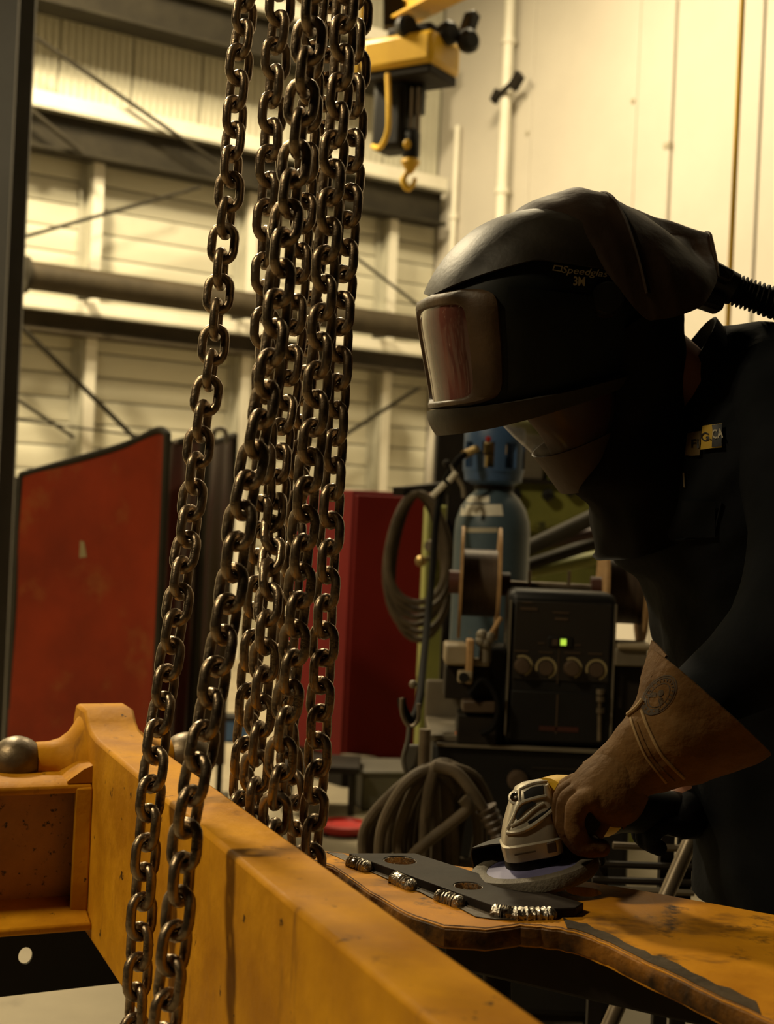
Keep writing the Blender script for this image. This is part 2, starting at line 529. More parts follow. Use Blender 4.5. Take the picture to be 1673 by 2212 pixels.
hbeam('wall_girt', 'long dark steel girt with pale upper flange high on the back wall', sb(-200), sb(925, 440), WB(450, 352, 0.2).z, 0.30, 0.22, 0.20, MT['galv'], MT['dgird'])
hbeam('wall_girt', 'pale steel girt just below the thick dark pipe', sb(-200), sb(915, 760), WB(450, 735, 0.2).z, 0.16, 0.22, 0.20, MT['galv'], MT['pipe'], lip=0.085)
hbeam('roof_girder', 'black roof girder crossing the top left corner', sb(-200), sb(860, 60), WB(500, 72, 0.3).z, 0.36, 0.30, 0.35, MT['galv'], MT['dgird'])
zg = WB(450, 400, 0.1).z
for px, lab in ((205, 'pale vertical wall post nearest the dark left column'), (541, 'pale vertical wall post behind the hanging chains'), (846, 'slender pale wall post close to the wall corner')):
    s = sb(px, 450, 0.10)
    o = thing('wall_post', lab, 'post', bw(s, 0, 0.10), 'posts of the back wall')
    m = MB(); m.bar(bw(s, 0, 0.16), bw(s, zg, 0.16), 0.014, 0.085, NB.cross(UP)); m.build('front_flange', MT['white'], o)
    m = MB(); m.bar(bw(s - 0.05, 0, 0.09), bw(s - 0.05, zg, 0.09), 0.12, 0.012, NB.cross(UP)); m.build('web', MT['galv'], o)
    m = MB(); m.bar(bw(s - 0.08, 0, 0.045), bw(s - 0.08, zg, 0.045), 0.012, 0.06, NB.cross(UP)); m.build('rear_flange', MT['galv'], o)
rods = [((40, 55), (470, 352), 0.016, 'brace rod slanting down across the ribbed upper wall'),
        ((15, 522), (432, 404), 0.014, 'thin brace rod rising to the dark girt above the pipe'),
        ((15, 675), (295, 950), 0.018, 'thick brace rod slanting down behind the red screen'),
        ((0, 838), (160, 945), 0.012, 'faint brace rod in the lower left corner of the wall'),
        ((732, 948), (905, 838), 0.016, 'brace rod rising towards the wall corner'),
        ((755, 545), (908, 662), 0.013, 'brace rod sloping down between pipe and corner'),
        ((35, 212), (178, 330), 0.02, 'short brace rod ending at the dark girt beside the left column'),
        ((20, 905), (330, 945), 0.008, 'thin horizontal tie wire above the red screen')]
for a, b, r, lab in rods:
    m = MB().tube([WB(*a, 0.36 if r > 0.009 else 0.44), WB(*b, 0.36 if r > 0.009 else 0.44)], r * 1.1, 8)
    tag(m.build('brace_rod', MT['dgird']), lab, 'rod')
o = thing('duct_pipe', 'thick dark brown pipe with an end flange running along the back wall', 'pipe', WB(480, 655, 0.75) - UP * 0.11)
z_ = WB(480, 652, 0.75).z; sA = sb(58, 595, 0.75); sB = sb(912, 715, 0.75)
m = MB().tube([bw(sA, z_, 0.75), bw(sB, z_, 0.75)], 0.105, 24); m.build('pipe_body', MT['pipe'], o)
m = MB().lathe([(0.135, 0), (0.135, 0.03)], bw(sA - 0.03, z_, 0.75), DW, 24); m.build('end_flange', MT['dgird'], o)
m = MB().tube([bw(sA - 1.2, z_, 0.75), bw(sA - 0.03, z_, 0.75)], 0.04, 12); m.build('stub_shaft', MT['dgird'], o)
m = MB()
for px in (195, 530, 840):
    s = sb(px, 650, 0.4)
    m = MB(); m.bar(bw(s, z_ - 0.02, 0.2), bw(s, z_ - 0.02, 0.70), 0.05, 0.06); m.build('wall_bracket', MT['dgird'], o)

# left foreground column
o = thing('steel_column', 'dark grey steel column cut by the left picture edge', 'column', ground(-60, 1700) * 0 + V((P(-40, 1100, 6.2).x, 6.2, 0)))
cx = P(42, 0, 6.2).x
m = MB(); m.box((cx - 0.14, 6.2, ZT / 2), (0.28, 0.022, ZT)); m.build('front_flange', MT['col'], o)
m = MB(); m.box((cx - 0.14, 6.34, ZT / 2), (0.014, 0.26, ZT)); m.build('web', MT['col'], o)
m = MB(); m.box((cx - 0.14, 6.48, ZT / 2), (0.28, 0.022, ZT)); m.build('rear_flange', MT['col'], o)

# right wall services
def vpole(name, lab, px, py, r, off, mt, cat, z0, z1, clips=()):
    p = WR(px, py, off)
    o = thing(name, lab, cat, V((p.x, p.y, z0)))
    MB().tube([V((p.x, p.y, z0)), V((p.x, p.y, z1))], r, 16).build('pipe_body', mt, o)
    for z in clips:
        m = MB(); m.lathe([(r + 0.012, 0), (r + 0.012, 0.05)], V((p.x, p.y, z)), UP, 16); m.build('pipe_collar', mt, o)
        m = MB(); m.bar(V((p.x, p.y, z + 0.02)), V((p.x, p.y, z + 0.02)) - NR * off, 0.03, 0.03); m.build('wall_clip', MT['joint'], o)
    return o


vpole('downpipe', 'white downpipe running up the cream wall above the helmet', 1092, 250, 0.048, 0.10, MT['white'], 'pipe', 0.0, ZT, (2.6, 4.1, 5.4))
vpole('conduit', 'slim white conduit beside the downpipe nearest the corner', 988, 300, 0.03, 0.05, MT['white'], 'conduit', 0.0, 4.85, (2.5, 4.0))
p = WR(1450, 200, 0.02)
o = thing('cable_trunking', 'narrow cream cable trunking on the panelled wall above the hood', 'trunking', V((p.x, p.y, 0.0)))
m = MB(); m.bar(V((p.x, p.y, 0.0)), V((p.x, p.y, ZT)), 0.03, 0.05, NB); m.build('trunk_body', MT['wall'], o, bevel=0.004)
for z in (3.2, 4.15, 5.45):
    m = MB(); m.bar(V((p.x, p.y, z)), V((p.x, p.y, z + 0.04)), 0.05, 0.065, NB); m.build('trunk_clip', MT['joint'], o)
p = WR(1112, 190, 0.12)
o = thing('valve_lever', 'small dark lever valve crossing the white downpipe', 'valve', WR(1090, 195, 0.17))
m = MB(); m.bar(WR(1068, 215, 0.17), WR(1122, 165, 0.17), 0.04, 0.03); m.build('lever_bar', MT['blackm'], o)
m = MB(); m.bar(WR(1108, 190, 0.16), WR(1125, 160, 0.16), 0.05, 0.10); m.build('lever_head', MT['blackm'], o)
m = MB(); m.bar(WR(1066, 220, 0.16), WR(1078, 196, 0.16), 0.04, 0.08); m.build('lever_tail', MT['blackm'], o)

# hanging yellow lines
p = P(1578, 600, 6.5)
m = MB().tube([V((p.x, p.y, 0.9)), V((p.x, p.y, ZT))], 0.013, 10)
tag(m.build('air_line', MT['strap']), 'yellow line hanging in front of the cream wall behind the hood', 'hose')
m = MB(); m.tube(smooth([P(770, 195, 6.6), P(772, 150, 6.6), P(780, 60, 6.6), P(784, -20, 6.6), P(785, -400, 6.6)], 5), 0.011, 8)
tag(m.build('lifting_strap', MT['strap']), 'yellow strap hanging close to the rightmost chain', 'strap')

# ------------------------------------------------------------------ chain hoist on its jib
HD = 7.0
R30 = M.Rotation(rad(-32), 3, 'Z')
o = thing('chain_hoist', 'yellow and black electric chain hoist below the yellow jib', 'hoist', P(885, 410, HD))
def obox(px, py, d, size, R=R30, t=1.0, mb=None):
    return (mb or MB()).box(P(px, py, d), size, R, t)
obox(888, 128, HD, (0.42, 0.30, 0.17)).build('hoist_cover', MT['hoist'], o, bevel=0.03)
obox(888, 172, HD, (0.38, 0.27, 0.05)).build('cover_base', MT['blackm'], o, bevel=0.01)
obox(855, 250, HD + 0.05, (0.19, 0.17, 0.38)).build('motor_housing', MT['black'], o, bevel=0.03)
obox(905, 215, HD, (0.06, 0.05, 0.16)).build('chain_guide', MT['black'], o, bevel=0.01)
obox(900, 85, HD, (0.26, 0.16, 0.10)).build('trolley', MT['blackm'], o, bevel=0.015)
for k, (x, y) in enumerate(((870, 62), (960, 75), (1003, 92))):
    MB().lathe([(0.05, 0), (0.06, 0.02), (0.06, 0.05), (0.04, 0.07)], P(x, y, HD - 0.1), V((0.6, -0.8, 0)), 18).build('trolley_wheel', MT['black'], o)
m = MB(); m.bar(P(1000, 95, HD - 0.05), P(1022, 30, HD), 0.07, 0.06); m.build('trolley_arm', MT['black'], o, bevel=0.01)
MB().tube(smooth([P(838, 160, HD - 0.16), P(840, 230, HD - 0.2), P(838, 285, HD - 0.2), P(822, 318, HD - 0.15), P(806, 316, HD - 0.05)], 6), 0.013, 8).build('control_cable', MT['strap'], o)
MB().tube([P(892, 190, HD - 0.03), P(888, 300, HD - 0.03)], 0.012, 8).build('load_chain', MT['rod'], o)
MB().tube([P(906, 190, HD - 0.03), P(902, 300, HD - 0.03)], 0.012, 8).build('load_chain', MT['rod'], o)
MB().lathe([(0.036, 0), (0.045, 0.02), (0.045, 0.13), (0.03, 0.15)], P(887, 345, HD - 0.03), UP, 16).build('hook_block', MT['black'], o)
MB().ball(P(880, 312, HD - 0.075), (0.02, 0.008, 0.025)).build('warning_sticker', MT['hoist'], o)
MB().lathe([(0.012, -0.06), (0.03, -0.035), (0.048, -0.005), (0.044, 0.012), (0.02, 0.02)], P(887, 350, HD - 0.03), UP, 16).build('hook_swivel', MT['hoist'], o)
MB().tube(smooth([P(887, 360, HD - 0.03), P(880, 372, HD - 0.03), P(872, 388, HD - 0.03), P(880, 406, HD - 0.03), P(893, 400, HD - 0.03), P(897, 385, HD - 0.03)], 5), [0.016] * 10 + [0.018] * 8 + [0.012] * 8, 10).build('hook', MT['hoist'], o)
o = thing('jib_arm', 'yellow jib beam entering from the top edge above the hoist', 'crane', P(905, 50, HD))
a, b = P(862, 48, HD + 0.15), P(1130, -90, HD - 1.0)
m = MB(); m.bar(a, b, 0.15, 0.012); m.build('bottom_flange', MT['hoist'], o)
m = MB(); m.bar(a + UP * 0.12, b + UP * 0.12, 0.014, 0.23); m.build('web', MT['hoist'], o)
m = MB(); m.bar(a + UP * 0.24, b + UP * 0.24, 0.15, 0.012); m.build('top_flange', MT['hoist'], o)
m = MB(); m.bar(P(850, 0, HD + 0.1), P(850, 60, HD + 0.1), 0.08, 0.10); m.build('end_stop', MT['blackm'], o)

# ------------------------------------------------------------------ red welding screen and folded screens
def curtain(name, lab, pts, d0, d1, zb, mt, wave, cat='screen', tube_m=MT['dgird'], r=0.014):
    """fabric hung in a tube frame; pts = top edge pixels, left to right"""
    n = 24; tops = smooth([P(x, y, d0 + (d1 - d0) * i / (len(pts) - 1)) for i, (x, y) in enumerate(pts)], n // (len(pts) - 1))
    o = thing(name, lab, cat, V((sum(t.x for t in tops) / len(tops), (d0 + d1) / 2, 0)))
    grid = []
    nr = (tops[-1] - tops[0]).cross(UP).normalized()
    for i, t in enumerate(tops):
        colm = []
        for j in range(17):
            q = j / 16
            z = t.z + (zb - t.z) * q
            w = wave * math.sin(i * 0.55 + q * 1.5) * (0.3 + 0.7 * q) + wave * 0.8 * math.sin(q * 9 + i * 0.25) * max(0, 0.5 - abs(q - 0.25)) 
            colm.append(V((t.x, t.y, z)) + nr * w)
        grid.append(colm)
    global FAB
    FAB = MB().sheet(grid, 0.004)
    FAB.build('fabric', mt, o)
    MB().tube([V((tops[0].x, tops[0].y, 0.0))] + [V((tops[0].x, tops[0].y, tops[0].z))] + tops + [V((tops[-1].x, tops[-1].y, tops[-1].z - 0.02)), V((tops[-1].x, tops[-1].y, 0))], r, 10).build('tube_frame', tube_m, o)
    for t in (tops[0], tops[-1]):
        m = MB(); m.bar(V((t.x, t.y - 0.25, 0.015)), V((t.x, t.y + 0.25, 0.015)), 0.04, 0.03); m.build('foot', tube_m, o)
    return o


scr = curtain('welding_screen', 'worn red vinyl welding screen in a dark tube frame', [(47, 1026), (130, 1003), (270, 962), (340, 930), (362, 938)], 5.2, 4.9, 0.25, MT['redsc'], 0.012)
SCRFAB = FAB
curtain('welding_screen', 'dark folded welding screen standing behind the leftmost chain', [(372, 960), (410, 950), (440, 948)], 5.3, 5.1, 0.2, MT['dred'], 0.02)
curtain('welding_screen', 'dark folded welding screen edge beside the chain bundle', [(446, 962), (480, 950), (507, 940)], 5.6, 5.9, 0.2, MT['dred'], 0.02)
fr = thing('hose_bracket', 'bent tube loop on top of the folded dark screens', 'bracket', P(476, 960, 5.3))
MB().tube(smooth([P(462, 958, 5.3), P(463, 932, 5.3), P(475, 926, 5.3), P(487, 932, 5.3), P(490, 958, 5.3)], 5), 0.009, 8).build('tube_loop', MT['tin'], fr)
MB().tube([P(375, 958, 5.25), P(455, 938, 5.25)], 0.009, 8).build('tube_rail', MT['tin'], fr)

# shelving with clutter at the far left
o = thing('storage_shelf', 'dark storage rack peeping out left of the red screen', 'shelf', V((P(-20, 1300, 7.4).x, 7.4, 0)))
for y in (1045, 1215, 1375, 1480):
    m = MB(); m.pbox(-260, y, 46, y + 14, 7.4, 0.5); m.build('shelf_board', MT['tin'] if y == 1375 else MT['blackm'], o)
for x in (-250, 28):
    z = P(x, 1030, 7.4)
    m = MB(); m.box((z.x, 7.42, z.z / 2), (0.05, 0.05, z.z)); m.build('upright', MT['blackm'], o)
    m = MB(); m.box((z.x, 7.88, z.z / 2), (0.05, 0.05, z.z)); m.build('upright', MT['blackm'], o)
for (x0, y0, x1, y1, mt, lab, nm) in ((-60, 1120, 40, 1215, 'grey', 'grey crate on the upper shelf left of the red screen', 'crate'),
                                      (-80, 1290, 30, 1375, 'tin', 'dull tin box on the middle shelf left of the red screen', 'box'),
                                      (-40, 1410, 38, 1480, 'blackm', 'black box on the lowest shelf left of the red screen', 'box')):
    q = thing('storage_' + nm, lab, nm, P((x0 + x1) / 2, y1, 7.62))
    m = MB(); m.pbox(x0, y0 + 14, x1, y1, 7.45, 0.3); m.build('body', MT[mt], q, bevel=0.01)
    m = MB(); m.pbox(x0 - 3, y0, x1 + 3, y0 + 14, 7.44, 0.32); m.build('lid', MT[mt], q, bevel=0.006)

# ------------------------------------------------------------------ red cabinet
CDp = 6.5
Rc = M.Rotation(rad(31), 3, 'Z')
e = V((P(752, 1300, CDp).x, CDp, 0))     # near vertical edge
ax1 = V((math.cos(rad(-6)), math.sin(rad(-6)), 0)) * 0 + V((0.985, 0.17, 0)); ax2 = V((-0.62, 0.785, 0))
zt = P(752, 1058, CDp).z; zb = 0.14
o = thing('tool_cabinet', 'tall red steel cabinet behind the chain bundle', 'cabinet', e + (ax1 * 0.3 + ax2 * 0.25))
def cpt(a, b, z): return V((e.x, e.y, 0)) + ax1 * a + ax2 * b + UP * z
m = MB(); m.prism([cpt(0, 0, zb), cpt(0.62, 0, zb), cpt(0.62, 0.5, zb), cpt(0, 0.5, zb)], UP * (zt - zb)); m.build('body', MT['redcab'], o, bevel=0.006)
m = MB(); m.prism([cpt(0.01, -0.018, zb + 0.02), cpt(0.61, -0.018, zb + 0.02), cpt(0.61, -0.001, zb + 0.02), cpt(0.01, -0.001, zb + 0.02)], UP * (zt - zb - 0.04)); dr = m.build('door', MT['redcab'], o, bevel=0.004)
m = MB(); m.bar(cpt(0.07, -0.03, 0.75), cpt(0.07, -0.03, 0.90), 0.02, 0.02); m.build('handle', MT['blackm'], dr)
m = MB(); m.prism([cpt(0.02, 0.02, 0.0), cpt(0.60, 0.02, 0.0), cpt(0.60, 0.48, 0.0), cpt(0.02, 0.48, 0.0)], UP * zb); m.build('plinth', MT['blackm'], o)
m = MB(); m.prism([cpt(-0.02, -0.03, zb + 0.0), cpt(0.10, -0.03, zb), cpt(0.10, -0.12, zb), cpt(-0.02, -0.12, zb)], UP * 0.025); m.build('step_plate', MT['tin'], o)

# hose coil hanging at the cabinet's edge
o = thing('hose_coil', 'dark rubber hose coil hanging in front of the red cabinet', 'hose', P(900, 1330, 4.9))
hk = P(905, 1062, 4.9)
for k in range(6):
    pts = []
    rx = 62 + 6 * math.sin(k * 2.1); ry = 118 + 8 * k
    for i in range(33):
        a = 2 * math.pi * i / 32
        pts.append(P(902 + 5 * math.sin(k * 1.7) + rx * math.sin(a) * (1 - 0.25 * math.cos(a)), 1066 + ry - ry * math.cos(a), 4.86 + 0.022 * k + 0.02 * math.sin(a)))
    MB().tube(pts, 0.0125, 8, cap=False).build('hose_turn', MT['cable'], o)
m = MB(); m.bar(P(860, 1062, 4.86), P(965, 1050, 5.05), 0.05, 0.03); m.build('hanger', MT['blackm'], o)
m = MB(); m.box((P(975, 1300, 5.05).x, 5.06, P(0, 1050, 5.05).z / 2), (0.06, 0.06, P(975, 1045, 5.05).z)); m.build('hanger_post', MT['blackm'], o)

# ------------------------------------------------------------------ green machine
o = thing('green_machine', 'old green workshop machine behind the gas cylinder', 'machine', V((P(1080, 1500, 5.6).x, 5.8, 0)))
def gb(x0, y0, x1, y1, d, th, mt, nm, bev=0.012, yaw=0):
    m = MB(); m.pbox(x0, y0, x1, y1, d, th, yaw); return m.build(nm, MT[mt], o, bevel=bev)
gb(915, 1092, 1010, 1500, 5.45, 0.5, 'green', 'side_column')
m = MB(); zz = P(960, 1500, 5.5).z; xx = P(962, 1500, 5.5).x; m.box((xx + 0.35, 5.8, zz / 2), (0.9, 0.5, zz)); m.build('base_cabinet', MT['green'], o, bevel=0.01)
gb(1045, 905, 1345, 1150, 5.5, 0.45, 'green', 'headstock', 0.03)
gb(942, 880, 1046, 1094, 5.55, 0.3, 'blackm', 'switch_box')
gb(1125, 940, 1175, 1035, 5.47, 0.03, 'tin', 'gear_plate', 0.004)
gb(1050, 1036, 1330, 1046, 5.46, 0.04, 'blackm', 'groove_strip', 0)
for x, y in ((1112, 1068), (1182, 1070), (1160, 975), (1230, 1060)):
    MB().lathe([(0.018, 0), (0.024, 0.02), (0.024, 0.05), (0.012, 0.06)], P(x, y, 5.5), V((0, -1, 0)), 14).build('knob', MT['black'], o)
gb(1140, 1150, 1330, 1290, 5.7, 0.2, 'green', 'bed')
MB().ball(P(910, 1212, 5.35), 0.022).build('lever_ball', MT['brass'], o)
MB().tube([P(912, 1212, 5.35), P(960, 1195, 5.5)], 0.009, 8).build('lever_rod', MT['rod'], o)
MB().lathe([(0.05, 0), (0.055, 0.02), (0.03, 0.05), (0.02, 0.1)], P(957, 1180, 5.45), V((-0.6, -0.8, 0)), 16).build('hand_wheel', MT['tin'], o)
m = MB(); m.bar(P(948, 1150, 5.36), P(962, 1195, 5.36), 0.02, 0.02); m.build('crank', MT['tin'], o)
for k, (a, b, r, mt, lab) in enumerate((((1120, 1195), (1330, 1095), 0.030, 'dgird', 'uppermost dark tube stacked across the green machine'),
                                   ((1125, 1185), (1330, 1140), 0.022, 'dred', 'reddish brown tube below the uppermost dark one on the green machine'),
                                   ((1120, 1228), (1325, 1160), 0.024, 'dgird', 'middle dark tube stacked across the green machine'),
                                   ((1125, 1238), (1330, 1196), 0.026, 'green', 'green tube lowest in the stack across the green machine'))):
    m = MB().tube([P(*a, 5.15 + 0.05 * k), P(*b, 5.0 + 0.05 * k)], r, 14)
    tag(m.build('steel_tube', MT[mt]), lab, 'tube', 'tubes stacked on the green machine')

# ------------------------------------------------------------------ gas cylinder
GD = 4.2
gx = P(1057, 1300, GD)
rc = 82 / FPX * GD
zc = lambda y: P(1057, y, GD).z
o = thing('gas_cylinder', 'blue grey gas cylinder with a blue valve guard', 'cylinder', V((gx.x, GD, 0)))
prof = [(rc * 0.96, 0), (rc, 0.03), (rc, zc(1150)), (rc * 0.97, zc(1125)), (rc * 0.86, zc(1098)), (rc * 0.68, zc(1075)), (rc * 0.5, zc(1062)), (rc * 0.45, zc(1048))]
bodyb = MB().lathe(prof, V((gx.x, GD, 0)), UP, 40); bodyb.build('bottle', MT['cyl'], o)
MB().lathe([(rc * 0.52, zc(1058)), (rc * 0.52, zc(1040))], V((gx.x, GD, 0)), UP, 28).build('neck_ring', MT['blackm'], o)
# valve guard with slots: ring posts between two bands
cx, cy_ = P(1068, 990, GD).x, GD
gz = lambda y: P(1068, y, GD).z
rg = 66 / FPX * GD
def band(z0, z1, r0, r1, th=0.012, n=40):
    return [(r0, z0), (r1, z1), (r1 - th, z1), (r0 - th, z0), (r0, z0)]
vg = MB().lathe(band(gz(1020), gz(1012), rg * 0.99, rg), V((cx, cy_, 0)), UP, 40, False)
vg.lathe([(rg * 0.7, gz(1048)), (rg * 0.93, gz(1040)), (rg * 0.99, gz(1014)), (rg * 0.86, gz(1014)), (rg * 0.6, gz(1036)), (rg * 0.7, gz(1048))], V((cx, cy_, 0)), UP, 40, False)
vg.build('guard_bottom', MT['blue'], o)
MB().lathe([(rg, gz(958)), (rg, gz(932)), (rg * 0.93, gz(924)), (rg * 0.8, gz(923)), (rg * 0.8, gz(935)), (rg * 0.86, gz(958)), (rg, gz(958))], V((cx, cy_, 0)), UP, 40, False).build('guard_top', MT['blue'], o)
for k in range(8):
    a0 = rad(-90 + 6.5 + 45 * k - 10.5); a1 = rad(-90 + 6.5 + 45 * k + 10.5)
    g = []
    for i in range(7):
        a = a0 + (a1 - a0) * i / 6
        g.append([V((cx + rg * math.cos(a), cy_ + rg * math.sin(a), gz(y))) for y in (1020, 1000, 975, 952)])
    MB().sheet(g, 0.014).build('guard_rib', MT['blue'], o)
MB().lathe([(rg * 0.45, gz(925)), (rg * 0.45, gz(912)), (rg * 0.38, gz(905)), (rg * 0.2, gz(904))], V((cx, cy_, 0)), UP, 24).build('valve_cap', MT['blue'], o)
MB().lathe([(rg * 0.3, gz(1040)), (rg * 0.3, gz(985)), (rg * 0.4, gz(980)), (rg * 0.4, gz(960)), (rg * 0.2, gz(950))], V((cx, cy_, 0)), UP, 16).build('valve', MT['brass'], o)
MB().lathe([(0.010, 0), (0.010, 0.03), (0.006, 0.034)], V((cx - 0.025, cy_ - rg * 0.62, gz(952))), V((0, -1, 0)), 14).build('red_valve_button', MT['redpl'], o)
m = MB(); Decal(SCRFAB).put(m, [(174, 1168), (182, 1170), (188, 1203), (172, 1205)], [(0, 1, 2, 3)], 0.002); m.build('pale_patch', MT['ring'], scr)
dec = Decal(bodyb)
m = MB()
def quadgrid(x0, y0, x1, y1, sk=0.0, nx=10, ny=4):
    vs = [(x0 + (x1 - x0) * i / nx + sk * (y1 - y0) * j / ny * (1 if i > nx / 2 else -1) * 0.3, y0 + (y1 - y0) * j / ny) for j in range(ny + 1) for i in range(nx + 1)]
    fs = [(j * (nx + 1) + i, j * (nx + 1) + i + 1, (j + 1) * (nx + 1) + i + 1, (j + 1) * (nx + 1) + i) for j in range(ny) for i in range(nx)]
    return vs, fs
dec.put(m, *quadgrid(1010, 1072, 1058, 1086), 0.001); m.build('upper_label', MT['paper'], o)
m = MB(); dec.put(m, *quadgrid(990, 1090, 1084, 1114, 0.5), 0.001); m.build('shoulder_label', MT['paper'], o)
m = MB(); dec.put(m, *quadgrid(1000, 1140, 1075, 1150), 0.001); m.build('scuff_band', MT['joint'], o)
# gas hose
hp = smooth([P(1026, 972, GD - 0.1), P(1000, 985, GD - 0.14), P(978, 1010, GD - 0.15), P(955, 1058, GD - 0.15), P(942, 1130, GD - 0.2), P(935, 1230, GD - 0.3), P(925, 1330, GD - 0.45), P(914, 1440, GD - 0.7), P(905, 1520, GD - 0.9), P(888, 1555, GD - 0.98), P(872, 1530, GD - 1.0), P(868, 1508, GD - 1.0)], 6)
o = thing('gas_hose', 'black gas hose with white tape running from the cylinder valve', 'hose', P(905, 1545, GD - 0.95))
MB().tube(hp, 0.010, 10).build('hose', MT['rubber'], o)
MB().tube([P(1030, 970, GD - 0.09), P(1004, 982, GD - 0.135)], 0.013, 10).build('brass_nipple', MT['brass'], o)
for a, b in (((986, 1020), (970, 1040)), ((962, 1044), (934, 1073))):
    MB().tube([P(*a, GD - 0.165), P(*b, GD - 0.165)], 0.009, 8).build('white_tape', MT['paper'], o)
MB().tube(smooth([P(975, 1005, GD - 0.15), P(984, 1026, GD - 0.16), P(1000, 1052, GD - 0.16), P(1003, 1075, GD - 0.16)], 5), 0.007, 8).build('side_tail', MT['tin'], o)
MB().ball(P(965, 1002, GD - 0.15), 0.012).build('clamp_screw', MT['blackm'], o)

# ------------------------------------------------------------------ power source + wire feeder
FD = 3.3
ps = thing('welding_power_source', 'black welding power source below the wire feeder', 'welder', V((P(1140, 1900, FD).x, FD + 0.3, 0)))
ztop = P(1140, 1612, FD).z
m = MB(); wps = (1370 - 934) / FPX * FD
m.box((P(1152, 1612, FD).x, FD + 0.3, (ztop + 0.12) / 2), (wps, 0.6, ztop - 0.12)); m.build('case', MT['black'], ps, bevel=0.015)
m = MB(); m.box((P(1152, 1612, FD).x, FD - 0.004, ztop - 0.004), (wps - 0.02, 0.012, 0.008)); m.build('top_edge_trim', MT['tin'], ps)
for sx in (-1, 1):
    for sy in (0.08, 0.52):
        MB().lathe([(0.06, -0.02), (0.06, 0.02)], V((P(1152, 1612, FD).x + sx * (wps / 2 - 0.05), FD + sy, 0.06)), V((1, 0, 0)), 18).build('wheel', MT['rubber'], ps)
m = MB(); m.box((P(1152, 1612, FD).x, FD + 0.3, 0.105), (wps - 0.06, 0.5, 0.03)); m.build('chassis', MT['blackm'], ps)
MB().lathe([(0.024, 0), (0.024, 0.018), (0.016, 0.02), (0.016, 0.028), (0.006, 0.028)], P(1117, 1683, FD), V((0, -1, 0)), 20).build('socket', MT['knob'], ps)
MB().lathe([(0.028, 0), (0.028, 0.008)], P(1117, 1683, FD), V((0, -1, 0)), 20).build('socket_ring', MT['black'], ps)
m = MB(); m.pbox(1150, 1660, 1320, 1664, FD - 0.003, 0.004); m.build('trim_line', MT['panel'], ps)
o = thing('wire_feeder', 'black twin wire feeder with round knobs and a lit display', 'wire feeder', V((P(1210, 1600, FD).x, FD + 0.2, ztop)))
m = MB(); c0 = P(1212, 1436, FD)
zb_ = P(1212, 1595, FD).z
hh = c0.z * 2 - 0
ht = P(1212, 1278, FD).z
wf = (1330 - 1095) / FPX * FD
m.box((c0.x, FD + 0.06, (ht + ztop) / 2), (wf, 0.12, ht - ztop)); fr_ = m.build('control_box', MT['black'], o, bevel=0.02)
m = MB(); m.box((c0.x, FD - 0.001, (ht + P(1212, 1475, FD).z) / 2 - 0.01), (wf - 0.03, 0.006, ht - P(1212, 1475, FD).z - 0.03)); pn = m.build('upper_panel', MT['panel'], o, bevel=0.002)
m = MB(); m.box((c0.x, FD - 0.001, (ztop + P(1212, 1482, FD).z) / 2), (wf - 0.03, 0.006, P(1212, 1482, FD).z - ztop - 0.03)); lp = m.build('lower_panel', MT['black'], o, bevel=0.002)
for sx in (-1, 1):
    m = MB(); m.box((c0.x + sx * (wf / 2 - 0.004), FD - 0.002, (ht + ztop) / 2), (0.004, 0.006, ht - ztop - 0.05)); m.build('side_trim', MT['tin'], o)
for k, (x, y, big) in enumerate(((1128, 1438, 1), (1180, 1443, 0), (1235, 1443, 1), (1289, 1447, 0))):
    kb = MB().lathe([(0.019, 0), (0.019, 0.012), (0.016, 0.02), (0.004, 0.021)] if big else [(0.017, 0), (0.017, 0.004), (0.003, 0.0045)], P(x, y, FD - 0.004), V((0, -1, 0)), 22).build('control_knob', MT['knob'], o)
    vs, fs = poly_disc(0, 0, 0.0255, 0.0255, 30, 0, 0.8, -200 if not big else -120, 70)
    mm = MB(); c_ = P(x, y, FD - 0.0045)
    mm.add([c_ + V((a, 0, -b)) for a, b in vs], fs); mm.build('dial_scale', MT['ring'], kb)
m = MB(); m.pbox(1185, 1376, 1238, 1398, FD - 0.008, 0.008); ds = m.build('display', MT['black'], o, bevel=0.002)
m = MB(); m.pbox(1212, 1381, 1224, 1394, FD - 0.011, 0.004); m.build('lit_digit', MT['led'], ds)
m = MB(); m.pbox(1194, 1381, 1206, 1394, FD - 0.011, 0.004); m.build('dim_digit', MT['knob'], ds)
for (x0, y0, x1, y1) in ((1163, 1388, 1177, 1391), (1243, 1392, 1256, 1395), (1130, 1300, 1150, 1303), (1125, 1312, 1162, 1318), (1195, 1322, 1230, 1325), (1200, 1335, 1228, 1340), (1112, 1405, 1142, 1408), (1165, 1408, 1195, 1411), (1220, 1409, 1255, 1412), (1272, 1411, 1302, 1414)):
    m = MB(); m.pbox(x0, y0, x1, y1, FD - 0.006, 0.003); m.build('panel_print', MT['knob'], pn)
m = MB(); m.pbox(1206, 1385, 1208, 1476, FD - 0.0055, 0.003); m.build('divider', MT['knob'], pn)
m = MB(); m.pbox(1202, 1500, 1205, 1585, FD - 0.0055, 0.003); m.build('divider', MT['knob'], lp)
m = MB(); m.pbox(1165, 1570, 1250, 1580, FD - 0.0055, 0.003); m.build('red_print', MT['dred'], lp)
MB().tube([P(1297, 1490, FD - 0.012), P(1295, 1600, FD - 0.012)], 0.005, 8).build('cable_stalk', MT['rod'], o)
for y in (1500, 1515, 1540):
    MB().lathe([(0.010, 0), (0.010, 0.012)], P(1297, y, FD - 0.012), UP, 10).build('stalk_nut', MT['rod'], o)
